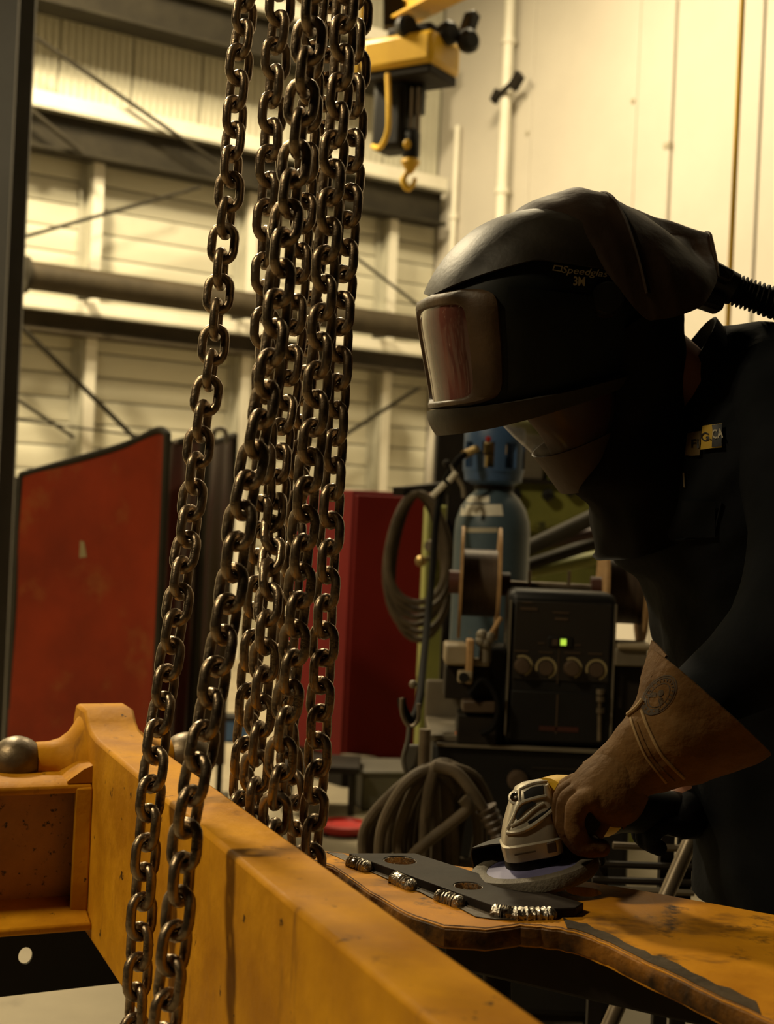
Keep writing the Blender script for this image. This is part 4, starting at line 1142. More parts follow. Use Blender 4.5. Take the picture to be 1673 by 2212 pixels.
for (a, b) in (((752, 1856), (800, 1874)), ((846, 1892), (896, 1914)), ((944, 1930), (1000, 1951)), ((1062, 1966), (1112, 1974)), ((1098, 1974), (1204, 1972))):
    A, B = gp(a[0], a[1] + 10) + UP * 0.003, gp(b[0], b[1] + 10) + UP * 0.003
    n = 26; ps_ = []; rs = []
    for i in range(n + 1):
        q = i / n
        ps_.append(A.lerp(B, q) + V((0, rnd.uniform(-.0006, .0006), 0)))
        rs.append(max(0.001, 0.0085 * min(1, 6 * q + .35, 6 * (1 - q) + .35) * (1 + 0.13 * math.sin(i * 2.1) + rnd.uniform(-.06, .06))))
    MB().tube(ps_, rs, 10).build('weld_bead', MT['weld'], ob, sharp=60)

# trestle below the workpiece
o = thing('work_trestle', 'dark steel trestle carrying the scorched yellow plate', 'trestle', V((gp(1300, 1990).x, gp(1300, 1990).y, 0)))
ta, tb = gp(1000, 1925), gp(1780, 2080)
for p in (ta, tb):
    p.z = ZW - 0.05
m = MB(); m.bar(ta, tb, 0.08, 0.05); m.build('top_rail', MT['blackm'], o, bevel=0.004)
for q in (0.12, 0.88):
    p = ta.lerp(tb, q)
    for s in (-1, 1):
        MB().tube([p - UP * 0.02, V((p.x + 0.04 * s, p.y + 0.22 * s, 0.0))], 0.016, 10).build('leg', MT['blackm'], o)
    MB().tube([V((p.x - 0.02, p.y - 0.12, 0.40)), V((p.x + 0.02, p.y + 0.12, 0.40))], 0.010, 8).build('brace', MT['blackm'], o)
# dark rack with bright rods behind the grinder
RD = 2.25
o = thing('rod_rack', 'dark rack holding thin bright rods behind the grinder', 'rack', V((P(1400, 1900, RD).x, RD, 0)))
for y, mt, x0, x1 in ((1826, 'rod', 1325, 1500), (1866, 'blackm', 1290, 1520), (1900, 'blackm', 1280, 1520), (1920, 'tin', 1300, 1500), (1948, 'blackm', 1290, 1520)):
    m = MB().tube([P(x0, y, RD), P(x1, y + 8, RD)], 0.006, 8); m.build('rod', MT[mt], o)
for x in (1300, 1448, 1488):
    a = P(x, 1700 if x > 1400 else 1840, RD + 0.012)
    m = MB(); m.box((a.x, RD + 0.018, a.z / 2), (0.022, 0.022, a.z)); m.build('upright', MT['blackm'], o)
o = thing('steel_pole', 'worn steel pole leaning behind the grinder', 'pole', V((P(1300, 2300, 2.1).x, 2.1, 0)))
a, b = P(1530, 1730, 2.14), P(1440, 1935, 2.1)
d = (b - a).normalized(); t = (0 - a.z) / d.z
MB().tube([a, a + d * t], 0.012, 12).build('pole_shaft', MT['rod'], o)
MB().lathe([(0.017, 0), (0.017, 0.03)], a + d * t, UP, 14).build('pole_foot', MT['blackm'], o)


# ------------------------------------------------------------------ ring surfaces for clothing and helmet
class RS:
    """stations (Fx,Fy,Bx,By,halfwidth,depth): front / back pixels of a sagittal section, half width across it"""
    def __init__(s, st, e=2.0, yaw=0.0, piv=None, lat=None):
        s.st = [(P(a, b, d), P(c, d2, d), hw) for a, b, c, d2, hw, d in st]
        s.e = e; s.R = M.Rotation(rad(yaw), 3, 'Z'); s.piv = piv
        s.lat = (lat or V((0, -1, 0))).normalized()

    def at(s, v, t, off=0.0):
        n = len(s.st); v = min(max(v, 0), n - 1)
        F = cr([a for a, b, c in s.st], v); B = cr([b for a, b, c in s.st], v)
        i = min(int(v), n - 2); hw = s.st[i][2] + (s.st[i + 1][2] - s.st[i][2]) * (v - i)
        C = (F + B) / 2; A = (F - B) / 2
        ct, st = sp(math.cos(t), 2 / s.e), sp(math.sin(t), 2 / s.e)
        L = s.lat
        p = C + A * ct + L * hw * st
        if s.piv is not None: p = s.piv + s.R @ (p - s.piv)
        return p

    def pt(s, v, t, off=0.0):
        p = s.at(v, t)
        if off:
            n = (s.at(v, t + 0.02) - s.at(v, t - 0.02)).cross(s.at(min(v + 0.02, len(s.st) - 1), t) - s.at(max(v - 0.02, 0), t))
            n.normalize()
            c = (s.at(v, t + math.pi) + p) / 2
            if n.dot(p - c) < 0: n = -n
            p = p + n * off
        return p

    def mesh(s, nv=40, nt=48, v0=0, v1=None, wr=0.0, ws=14.0, cap=True, seed=0.0, off=0.0):
        v1 = v1 if v1 is not None else len(s.st) - 1
        rings = []
        for i in range(nv + 1):
            v = v0 + (v1 - v0) * i / nv
            r = []
            for j in range(nt):
                t = 2 * math.pi * j / nt
                p = s.pt(v, t, off)
                if wr:
                    c = (s.at(v, t + math.pi) + p) / 2
                    q = p * ws + V((seed, seed, 0))
                    p = p + (p - c).normalized() * wr * (mnoise.noise(q) + 0.5 * mnoise.noise(q * 2.3))
                r.append(p)
            rings.append(r)
        return MB().loft(rings, cap)

    def patch(s, v0, v1, t0, t1, off, th=0.002, nv=10, nt=16, vf=None):
        g = []
        for i in range(nt + 1):
            t = rad(t0 + (t1 - t0) * i / nt)
            a, b = (vf(t) if vf else (v0, v1))
            g.append([s.pt(a + (b - a) * j / nv, t, off) for j in range(nv + 1)])
        return MB().sheet(g, th)


# ------------------------------------------------------------------ person
DP = 1.86
person = thing('person', 'person in dark work clothes and welding helmet bending over an angle grinder', 'person', V((P(1760, 1800, DP).x, DP, 0)))
# body: one skinned figure
def skin_body():
    J = {}
    pts = []; edges = []; rads = []
    def j(n, p, r, par=None):
        J[n] = len(pts); pts.append(V(p)); rads.append(r)
        if par: edges.append((J[par], J[n]))
    hip = P(1775, 1720, DP)
    j('pelvis', hip, 0.115)
    j('waist', P(1765, 1480, DP), 0.11, 'pelvis')
    j('chest', P(1690, 1180, DP), 0.125, 'waist')
    j('upper', P(1620, 970, DP), 0.11, 'chest')
    j('neck', P(1500, 845, DP - 0.03), 0.058, 'upper')
    j('nape', P(1410, 790, DP - 0.06), 0.056, 'neck')
    j('head', P(1300, 710, DP - 0.08), 0.075, 'nape')
    j('crown', P(1240, 640, DP - 0.085), 0.072, 'head')
    j('face', P(1180, 740, DP - 0.10), 0.055, 'head')
    j('chin', P(1215, 830, DP - 0.10), 0.035, 'face')
    for sd, dd in (('l', -1), ('r', 1)):
        if sd == 'l':
            arm = [(1680, 900, 1.745, .05), (1730, 1100, 1.64, .045), (1732, 1270, 1.59, .042), (1610, 1445, 1.57, .034), (1440, 1570, 1.57, .030), (1360, 1640, 1.57, .026), (1295, 1705, 1.57, .026)]
        else:
            arm = [(1590, 920, 2.02, .06), (1640, 1150, 2.05, .05), (1650, 1370, 2.02, .044), (1580, 1560, 1.95, .038), (1500, 1700, 1.87, .03), (1450, 1765, 1.82, .03)]
        pr = 'upper'
        for k, (x, y, d, r) in enumerate(arm):
            j(sd + 'a%d' % k, P(x, y, d), r, pr); pr = sd + 'a%d' % k
        h = hip
        leg = [V((h.x, h.y + dd * 0.09, h.z - 0.10)), V((h.x - 0.03, h.y + dd * 0.11, 0.52)), V((h.x + 0.02, h.y + dd * 0.13, 0.10)), V((h.x - 0.02, h.y + dd * 0.14, 0.05)), V((h.x - 0.16, h.y + dd * 0.15, 0.035))]
        pr = 'pelvis'
        for k, (p, r) in enumerate(zip(leg, (0.085, 0.055, 0.04, 0.04, 0.03))):
            j(sd + 'l%d' % k, p, r, pr); pr = sd + 'l%d' % k
    org = wloc(person)
    me = bpy.data.meshes.new('body')
    me.from_pydata([p - org for p in pts], edges, [])
    ob = bpy.data.objects.new('body', me); COL.objects.link(ob)
    sk = ob.modifiers.new('skin', 'SKIN'); sk.use_smooth_shade = True
    for i, v in enumerate(me.skin_vertices[0].data):
        v.radius = (rads[i], rads[i]); v.use_root = (i == 0)
    sub = ob.modifiers.new('sub', 'SUBSURF'); sub.levels = 2; sub.render_levels = 2
    bpy.context.view_layer.update()
    dg = bpy.context.evaluated_depsgraph_get()
    e2 = ob.evaluated_get(dg).to_mesh()
    r = MB(); r.add([v.co + org for v in e2.vertices], [tuple(p.vertices) for p in e2.polygons])
    ob.evaluated_get(dg).to_mesh_clear(); bpy.data.objects.remove(ob)
    return r.build('body', MT['skin'], person)


skin_body()
# jacket
JS = RS([(1420, 940, 1560, 700, .085, DP), (1345, 1120, 1655, 702, .165, DP), (1335, 1215, 1760, 735, .205, DP), (1392, 1262, 1850, 850, .215, DP), (1418, 1360, 1930, 1050, .205, DP), (1450, 1480, 1960, 1250, .19, DP), (1480, 1620, 1980, 1480, .18, DP), (1500, 1780, 1990, 1720, .178, DP), (1510, 1930, 1990, 1900, .178, DP)], 2.3)
jm = JS.mesh(70, 72, wr=0.010, ws=11)
jacket = jm.build('jacket', MT['jacket'], person, sharp=80)
# collar
cg = []
for i in range(41):
    a = rad(-165 + 330 * i / 40)
    lo = V(P(1505, 838, DP - 0.01)); 
    up_ = (P(1470, 760, DP) - P(1570, 935, DP)).normalized()
    b0 = (P(1535, 690, DP) - P(1440, 860, DP)) / 2
    c = (P(1535, 690, DP) + P(1440, 860, DP)) / 2
    r_ = c - b0 * math.cos(a) * -1 * 1.0 + V((0, -1, 0)) * 0.088 * math.sin(a)
    base_ = r_ + (P(1610, 800, DP) - P(1535, 690, DP)) * 0.55 + V((0, -1, 0)) * 0.018 * math.sin(a)
    cg.append([base_.lerp(r_, k / 5) + V((0, -1, 0)) * 0.006 * math.sin(a) * math.sin(k) for k in range(6)])
MB().sheet(cg, 0.004).build('collar', MT['jacket'], jacket, sharp=70)
# chest pocket flap and seam
dj = Decal(jm)
m = MB(); vs, fs = quadgrid(1478, 1082, 1548, 1160, 0, 6, 8); dj.put(m, vs, fs, 0.004); m.build('pocket_flap', MT['jacket'], jacket)
m = MB(); ps_ = [dj.hit(x, y, 0.002) for x, y in ((1462, 1165), (1500, 1163), (1545, 1158), (1552, 1120), (1560, 1085))]; m.tube([p for p in ps_ if p], 0.0015, 6); m.build('pocket_seam', MT['jacket'], jacket)
m = MB(); m.tube([dj.hit(1480, 1023, 0.002), dj.hit(1482, 1053, 0.002)], 0.0012, 6); m.build('pocket_thread', MT['printg'], jacket)
# badge strip in a cloth fold
def badge(nm, mt, quad, off):
    m = MB(); vs = []; nx, ny = 6, 4
    for jj in range(ny + 1):
        for ii in range(nx + 1):
            u, w_ = ii / nx, jj / ny
            x = (quad[0][0] * (1 - u) + quad[1][0] * u) * (1 - w_) + (quad[3][0] * (1 - u) + quad[2][0] * u) * w_
            y = (quad[0][1] * (1 - u) + quad[1][1] * u) * (1 - w_) + (quad[3][1] * (1 - u) + quad[2][1] * u) * w_
            vs.append((x, y))
    fs = [(jj * (nx + 1) + ii, jj * (nx + 1) + ii + 1, (jj + 1) * (nx + 1) + ii + 1, (jj + 1) * (nx + 1) + ii) for jj in range(ny) for ii in range(nx)]
    dj.put(m, vs, fs, off); return m.build(nm, MT[mt], jacket)
def words(parent, mt, s, cx, cy, h, rot=0.0, shear=0.0, bold=0.0, off=0.003, dec=None, sx=1.0, name='lettering'):
    vs, fs = text2d(s, 1.0, shear, bold)
    c, s_ = math.cos(rot), math.sin(rot)
    px = [(cx + (x * sx * c + y * s_) * h, cy + (x * sx * s_ - y * c) * h) for x, y in vs]
    m = MB(); (dec or dj).put(m, px, fs, off); return m.build(name, MT[mt], parent)
b2 = badge('badge_fold', 'badge2', ((1491, 939), (1520, 934), (1516, 985), (1486, 986)), 0.004)
b1 = badge('badge_patch', 'badge', ((1524, 925), (1563, 918), (1563, 968), (1518, 973)), 0.005)
b3 = badge('badge_black', 'black', ((1544, 923), (1563, 919), (1563, 966), (1542, 969)), 0.0058)
words(jacket, 'black', 'FI', 1507, 962, 24, -0.08, 0.1, 0.02, 0.0048, name='badge_lettering')
words(jacket, 'black', 'G.', 1531, 948, 22, -0.08, 0, 0.02, 0.0058, name='badge_lettering')
words(jacket, 'white2', 'CA', 1554, 942, 26, -0.08, 0, 0.02, 0.0066, sx=0.62, name='badge_lettering')
# sleeves
def sleeve(pts, rr, seed):
    c = smooth([P(x, y, d) for x, y, d in pts], 10); n = len(c)
    rs = [cr(rr, i / 10) for i in range(n)]
    b = MB().tube(c, rs, 28)
    b.v = [p + V((mnoise.noise(p * 13 + V((seed, 0, 0))), mnoise.noise(p * 13 + V((0, seed, 9))), mnoise.noise(p * 15 + V((3, 0, seed))))) * 0.010 for p in b.v]
    return b
sleeve([(1655, 850, 1.77), (1705, 940, 1.70), (1735, 1100, 1.63), (1738, 1260, 1.58), (1696, 1372, 1.56), (1606, 1450, 1.565), (1520, 1510, 1.57), (1470, 1550, 1.57)], [.080, .075, .070, .066, .062, .050, .043, .039], 2).build('left_sleeve', MT['jacket'], person, sharp=80)
sleeve([(1580, 880, 1.98), (1610, 960, 2.04), (1645, 1150, 2.06), (1655, 1370, 2.03), (1585, 1560, 1.96), (1520, 1670, 1.89), (1490, 1715, 1.86)], [.085, .085, .075, .068, .056, .05, .048], 5).build('right_sleeve', MT['jacket'], person, sharp=80)
# trousers: pelvis and both legs grown together
tm = MB()
hip = P(1775, 1720, DP)
tm.ball(hip + UP * 0.02, (0.15, 0.185, 0.17), 28, 16)
for dd in (-1, 1):
    tm.tube(smooth([V((hip.x, hip.y + dd * 0.085, hip.z + 0.02)), V((hip.x - 0.015, hip.y + dd * 0.10, 0.75)), V((hip.x - 0.03, hip.y + dd * 0.11, 0.50)), V((hip.x, hip.y + dd * 0.12, 0.28)), V((hip.x + 0.015, hip.y + dd * 0.13, 0.07))], 6), [.105 - .0018 * i for i in range(25)], 22)
tm = remesh(tm, 0.012, 4)
tm.build('trousers', MT['trouser'], person, sharp=80)
for dd in (-1, 1):
    b = MB(); x0 = hip.x + 0.02; y0 = hip.y + dd * 0.135
    b.loft([[V((x0 + fx * 1.0 + hl_ * math.cos(2 * math.pi * k / 18), y0 + hw_ * math.sin(2 * math.pi * k / 18), z)) for k in range(18)] for z, fx, hl_, hw_ in ((0.0, -.06, .15, .055), (0.03, -.06, .15, .056), (0.07, -.045, .125, .052), (0.10, -.01, .08, .05), (0.16, 0.0, .06, .05))])
    b.build('work_boot', MT['black'], person)

# helmet
HC = P(1190, 650, 1.78)
HY = 24
HS = RS([(1128, 478, 1250, 464, .028, 1.78), (1078, 487, 1330, 480, .072, 1.78), (1022, 517, 1390, 520, .096, 1.78), (968, 570, 1420, 580, .110, 1.78), (928, 632, 1435, 640, .116, 1.78), (912, 690, 1435, 690, .116, 1.78), (922, 760, 1425, 725, .112, 1.78), (935, 830, 1405, 748, .106, 1.78), (941, 880, 1385, 765, .100, 1.78), (943, 910, 1370, 782, .095, 1.78), (956, 932, 1350, 800, .088, 1.78)], 2.35, HY, HC)
hm = HS.mesh(54, 72, cap=False)
# inner wall so the shell has thickness
hi_ = HS.mesh(30, 48, cap=False, off=-0.004)
hb = MB(); hb.add(hm.v, hm.f); hb.add(hi_.v, hi_.f)
helmet = hb.build('welding_helmet', MT['side'], person, sharp=60)
tag(helmet, 'black welding helmet with dusty window frame')
def vf_crown(t):
    a = abs(math.degrees(t))
    return (0.0, 4.45 - 1.0 * min(1, a / 60) ** 1.2 + 0.25 * max(0, (a - 60) / 60))
crown = HS.patch(0, 0, -125, 125, 0.0045, 0.003, 26, 60, vf_crown)
crown.build('crown_shell', MT['shell'], helmet, sharp=60)
# window frame: rounded ring from outer edge to inner lip
def rrect(k, n, a, b, e=7):
    th = 2 * math.pi * k / n
    return a * sp(math.cos(th), 2 / e), b * sp(math.sin(th), 2 / e)
def frame_rings(levels, tc, vc, n=72):
    rings = []
    for (ta, vb, off) in levels:
        r = []
        for k in range(n):
            x, y = rrect(k, n, ta, vb)
            r.append(HS.pt(vc + y, rad(tc + x), off))
        rings.append(r)
    return rings
fl = [(47, 1.95, 0.000), (46.5, 1.93, 0.007), (42, 1.80, 0.012), (33, 1.60, 0.012), (29, 1.50, 0.010), (27.5, 1.45, 0.003)]
fmb = MB().loft(frame_rings(fl, 0, 6.35), cap=False); fo = fmb.build('window_frame', MT['frame'], helmet, sharp=50)
ln = MB(); n_ = 40; g = []
for i in range(25):
    tt = rad(-29 + 58 * i / 24); g.append([HS.pt(6.35 - 1.55 + 3.1 * jx / 16, tt, 0.0035) for jx in range(17)])
ln.sheet(g, 0.002); ln.build('lens', MT['lens'], helmet)
for tt, w_, mt in ((-17, 2.2, 'print_'), (-12, 1.0, 'frame'), (-8.5, 0.8, 'print_'), (14, 8, 'seal')):  # painted reflections: coloured vertical strips laid on the lens, in borrowed materials
    HS.patch(5.1, 7.7, tt - w_, tt + w_, 0.0042, 0.0006, 12, 3).build('lens_reflection', MT[mt], helmet)
HS.patch(4.55, 7.75, 50, 90, 0.003, 0.003, 10, 14, lambda t: (4.35 + 0.2 * (math.degrees(t) - 47) / 41, 8.1 - 1.5 * (math.degrees(t) - 47) / 41)).build('side_panel', MT['side'], helmet)
HS.patch(8.3, 10.0, -120, 120, 0.008, 0.006, 7, 50, lambda t: (8.3 + 0.5 * min(1, abs(t) / 1.6), 10.0)).build('jaw_band', MT['shell'], helmet, sharp=50)
dh = Decal(crown); dh2 = Decal(hm)
cbo = MB(); cbo.add(hm.v, hm.f); cbo.add(crown.v, crown.f); dhc = Decal(cbo)
words(helmet, 'print_', 'Speedglas', 1262, 588, 21, 0.10, 0.25, 0.012, 0.0012, dhc, 1.22)
words(helmet, 'print_', '3M', 1251, 609, 26, 0.06, 0, 0.03, 0.0012, dhc, 0.8)
# logo frame left of the name: slanted outlined rectangle
m = MB()
o4 = [(1197, 573), (1216, 575), (1213, 588), (1193, 585)]; i4 = [(1199, 576), (1213, 577.5), (1211, 585.5), (1196, 583)]
dhc.put(m, o4 + i4, [(k, (k + 1) % 4, 4 + (k + 1) % 4, 4 + k) for k in range(4)], 0.0012); m.build('logo_frame', MT['print_'], helmet)
kp = dh2.hit(1308, 646, 0.0)
if kp:
    MB().lathe([(0.022, -0.01), (0.022, 0.006), (0.018, 0.012), (0.005, 0.013)], kp, V((0.1, -1, 0)), 24).build('pivot_knob', MT['black'], helmet)
    MB().lathe([(0.0225, -0.001), (0.0225, 0.003)], kp, V((0.1, -1, 0)), 24).build('knob_ring', MT['dred'], helmet)
kp = dh2.hit(1205, 708, 0.0)
if kp: MB().lathe([(0.006, -0.004), (0.006, 0.004), (0.002, 0.005)], kp, V((-0.3, -1, 0)), 14).build('side_rivet', MT['black'], helmet)
# clear chin shield and red face seal below
CS = RS([(1000, 850, 1380, 760, .080, 1.78), (1062, 893, 1380, 790, .076, 1.78), (1120, 945, 1390, 830, .070, 1.78), (1175, 990, 1400, 880, .064, 1.78), (1238, 1064, 1410, 950, .058, 1.78)], 2.2, HY, HC)
CS.patch(0, 4, -110, 110, 0, 0.0018, 20, 36).build('chin_shield', MT['shield'], helmet, sharp=60)
CS.patch(2.9, 4, -100, 100, 0.0012, 0.002, 6, 30).build('shield_hem', MT['hood'], helmet)
FS = RS([(1095, 830, 1400, 740, .070, 1.78), (1130, 890, 1400, 800, .066, 1.78), (1180, 945, 1410, 860, .06, 1.78), (1215, 1000, 1410, 920, .055, 1.78)], 2.2, HY, HC)
FS.patch(0, 3, -110, 110, -0.004, 0.002, 14, 30).build('face_seal', MT['seal'], helmet)
# shroud round neck and throat
SH = RS([(1240, 770, 1448, 620, .100, 1.79), (1288, 850, 1457, 690, .100, 1.79), (1288, 930, 1459, 760, .100, 1.79), (1262, 1000, 1462, 830, .098, 1.80), (1240, 1062, 1475, 900, .10, 1.80), (1288, 1092, 1495, 960, .11, 1.81), (1304, 1140, 1520, 1010, .125, 1.82), (1318, 1200, 1560, 1060, .13, 1.82), (1312, 1212, 1580, 1080, .132, 1.82)], 2.1, 10, P(1350, 900, 1.79))
SH.mesh(50, 56, wr=0.006, ws=16, cap=False).build('neck_shroud', MT['shroud'], person, sharp=80)
# leather hood draped over the back of the helmet
hood = None
def arch(T, N, hw, d, bulge, k, n=44):
    T = P(*T, d); N = P(*N, d); r = []
    for i in range(n + 1):
        u = math.pi * i / n
        l = math.cos(u); tn = min(1, max(0, (k - 5) / 3.0))
        h = math.sin(u) ** 0.85 * (1 - tn) + (1 - abs(l) ** 1.25) * tn
        p = N + (T - N) * h + V((0, -1, 0)) * hw * sp(l, 0.8) 
        fold = bulge * (mnoise.noise(p * 17 + V((k * 0.3, 4, 0))) + 0.6 * math.sin(3.2 * u + k * 0.9))
        c = N + (T - N) * 0.3
        p = p + (p - c).normalized() * fold * (0.25 + 0.75 * abs(math.sin(u * 1.0))) * (0.3 if abs(i - n / 2) < 3 else 1)
        r.append(p)
    return r
st = [((1098, 470), (1215, 575), .108, .001), ((1128, 448), (1240, 610), .120, .002), ((1175, 429), (1268, 650), .127, .003), ((1232, 416), (1300, 690), .131, .004), ((1278, 425), (1330, 715), .132, .004), ((1290, 432), (1350, 715), .132, .003), ((1345, 436), (1400, 705), .130, .012), ((1420, 455), (1455, 680), .118, .017), ((1490, 474), (1492, 640), .100, .013), ((1548, 490), (1515, 610), .080, .004)]
rows = []
K = 5
for i in range((len(st) - 1) * K + 1):
    q = i / K
    Tx = cr([V((*s_[0], 0)) for s_ in st], q); Nx = cr([V((*s_[1], 0)) for s_ in st], q)
    a = min(int(q), len(st) - 2); w_ = st[a][2] + (st[a + 1][2] - st[a][2]) * (q - a); bu = st[a][3] + (st[a + 1][3] - st[a][3]) * (q - a)
    rows.append(arch((Tx.x, Tx.y), (Nx.x, Nx.y), w_, 1.785, bu, q))
R_ = M.Rotation(rad(10), 3, 'Z')
rows = [[HC + R_ @ (p - HC) for p in r] for r in rows]
hmb = MB().sheet(rows, 0.0025)
hood = hmb.build('leather_hood', MT['hood'], person, sharp=80)
m = MB(); m.tube([rows[22][j] + (rows[22][j] - P(1300, 600, 1.785)).normalized() * 0.0015 for j in range(2, 43)], 0.002, 6); m.build('hood_seam', MT['hood'], hood)
m = MB(); m.tube([rows[24][j] + (rows[24][j] - P(1300, 600, 1.785)).normalized() * 0.001 for j in range(2, 43)], 0.0014, 6); m.build('hood_seam', MT['shroud'], hood)
m = MB(); m.tube(rows[-1], 0.0025, 6); m.build('hood_hem', MT['hood'], hood)
# breathing hose
bh = smooth([P(1505, 590, 1.80), P(1545, 608, 1.80), P(1600, 630, 1.80), P(1673, 655, 1.80), P(1780, 690, 1.82), P(1900, 760, 1.86), P(1985, 900, 1.92)], 40)
hosem = MB().tube(bh[70:], [0.0185 + 0.0028 * math.sin(i * 1.15) for i in range(len(bh) - 70)], 16); hs = hosem.build('breathing_hose', MT['rubber'], person, sharp=85)
MB().tube([P(1500, 584, 1.80), P(1530, 600, 1.80), P(1585, 625, 1.80)], [0.024, 0.024, 0.021], 18).build('hose_connector', MT['black'], hs)
m = MB(); m.bar(P(1520, 575, 1.775), P(1578, 603, 1.775), 0.03, 0.018); m.build('connector_clip', MT['black'], hs, bevel=0.004)
m = MB(); m.bar(P(1478, 632, 1.79), P(1560, 660, 1.79), 0.04, 0.022); m.build('connector_arm', MT['black'], hs, bevel=0.005)
MB().ball(P(1527, 577, 1.77), 0.007).build('connector_button', MT['black'], hs)

# ------------------------------------------------------------------ gauntlet glove (left hand)
GDp = 1.57
ax_g = (P(1545, 1505, GDp) - P(1340, 1670, GDp)).normalized()
CUF = RS([(1262, 1652, 1345, 1790, .042, GDp), (1311, 1604, 1392, 1722, .040, GDp), (1340, 1567, 1440, 1706, .043, GDp), (1358, 1540, 1505, 1688, .052, GDp), (1374, 1512, 1560, 1674, .060, GDp), (1390, 1462, 1615, 1655, .066, GDp), (1412, 1405, 1660, 1628, .072, GDp)], 2.2)
def cuffmesh(off=0.0, v0=0.0, v1=6.0, wr=0.007):
    return CUF.mesh(54, 56, v0, v1, wr=wr, ws=17, cap=False, off=off)
cm = cuffmesh()
ci = cuffmesh(-0.0035, 1.0, 6.0)
cmb = MB(); cmb.add(cm.v, cm.f); cmb.add(ci.v, ci.f)
# join rim
n56 = 56; r0 = len(cm.v) - n56; r1 = len(cm.v) + len(ci.v) - n56
cmb.f += [(r0 + k, r0 + (k + 1) % n56, r1 + (k + 1) % n56, r1 + k) for k in range(n56)]
glove = thing('glove', None, None, person.location) if False else None
gauntlet = cmb.build('left_gauntlet', MT['glove'], person, sharp=70)
tag(gauntlet, 'brown suede gauntlet glove with stamped crest')
dg_ = Decal(cm)
def welt(pxs, r, mt='stitch', nm='welt_seam'):
    q = smooth([V((x, y, 0)) for x, y in pxs], 5)
    ps = [dg_.hit(p.x, p.y, r * 0.5) for p in q]
    ps = [p for p in ps if p]
    if len(ps) > 2: MB().tube(ps, r, 8).build(nm, MT[mt], gauntlet)
welt([(1364, 1552), (1376, 1590), (1400, 1640), (1440, 1690)], 0.0016)
welt([(1388, 1535), (1402, 1575), (1432, 1632), (1478, 1680)], 0.0020)
welt([(1360, 1545), (1378, 1530), (1392, 1512)], 0.0030)
welt([(1376, 1560), (1390, 1598), (1416, 1645), (1458, 1687)], 0.0012, 'glove')
# folded inner flap at the cuff opening
g = []
for i in range(9):
    q = i / 8
    a = P(1388 + 4 * q, 1462 - 2 * q, GDp); 
    g.append([P(1388 + (1413 - 1388) * q, 1470 - (1470 - 1384) * q, GDp + 0.02 + 0.01 * q), P(1400 + (1430 - 1400) * q, 1468 - (1468 - 1400) * q, GDp - 0.004), P(1412 + (1444 - 1412) * q, 1465 - (1465 - 1418) * q, GDp - 0.022)])
MB().sheet(g, 0.003).build('cuff_flap', MT['glove'], gauntlet)
# stamped crest
ex, ey, er = 1425, 1502, math.radians(-52)
def ell(rx, ry, r0, a0=0, a1=360, nm='crest_ring', cx=ex, cy=ey):
    vs, fs = poly_disc(cx, cy, rx, ry, 40, er, r0, a0, a1)
    m = MB(); dg_.put(m, vs, fs, 0.0007); m.build(nm, MT['stamp'], gauntlet)
ell(50, 30, 0.95); ell(45, 26.5, 0.94); ell(31, 18, 0.93)
def rot(x, y): return (ex + x * math.cos(er) - y * math.sin(er), ey + x * math.sin(er) + y * math.cos(er))
# spread wings and banner
m = MB()
for sg in (-1, 1):
    for k in range(6):
        a = rad(20 + 16 * k)
        p0 = rot(-6, sg * 2); d0 = (-math.cos(a) * 4 - 6, sg * (8 + 2.2 * k))
        q0_ = rot(-6 + 16 * math.cos(a) - 8, sg * (3 + 15 * math.sin(a)))
        q1_ = rot(-6 + 16 * math.cos(a + 0.16) - 8, sg * (3 + 15 * math.sin(a + 0.16)))
        dg_.put(m, [p0, q0_, q1_], [(0, 1, 2)], 0.0008)
vs, fs = poly_disc(*rot(6, 0), 8, 6, 16, er); dg_.put(m, vs, fs, 0.0008)
m.build('crest_bird', MT['stamp'], gauntlet)
vs, fs = poly_disc(ex, ey, 49, 29.5, 24, er, 0.70, 128, 232); m = MB(); dg_.put(m, vs, fs, 0.0009); m.build('crest_banner', MT['stamp'], gauntlet)
for k, ch in enumerate(['*', '8', '9', '*']):
    a = rad(148 + 21 * k); x, y = 42 * math.cos(a), 25 * math.sin(a)
    px_, py_ = rot(x, y)
    words(gauntlet, 'glove', ch, px_, py_, 10, er - math.pi / 2 + rad(0) + math.pi, 0, 0.02, 0.0013, dg_, name='crest_lettering')
for k in range(14):
    a = rad(-112 + 16 * k); px_, py_ = rot(38 * math.cos(a), 22.3 * math.sin(a))
    vs, fs = poly_disc(px_, py_, 3.2, 1.5, 6, er + a); m = MB(); dg_.put(m, vs, fs, 0.0008); m.build('crest_letter', MT['stamp'], gauntlet)


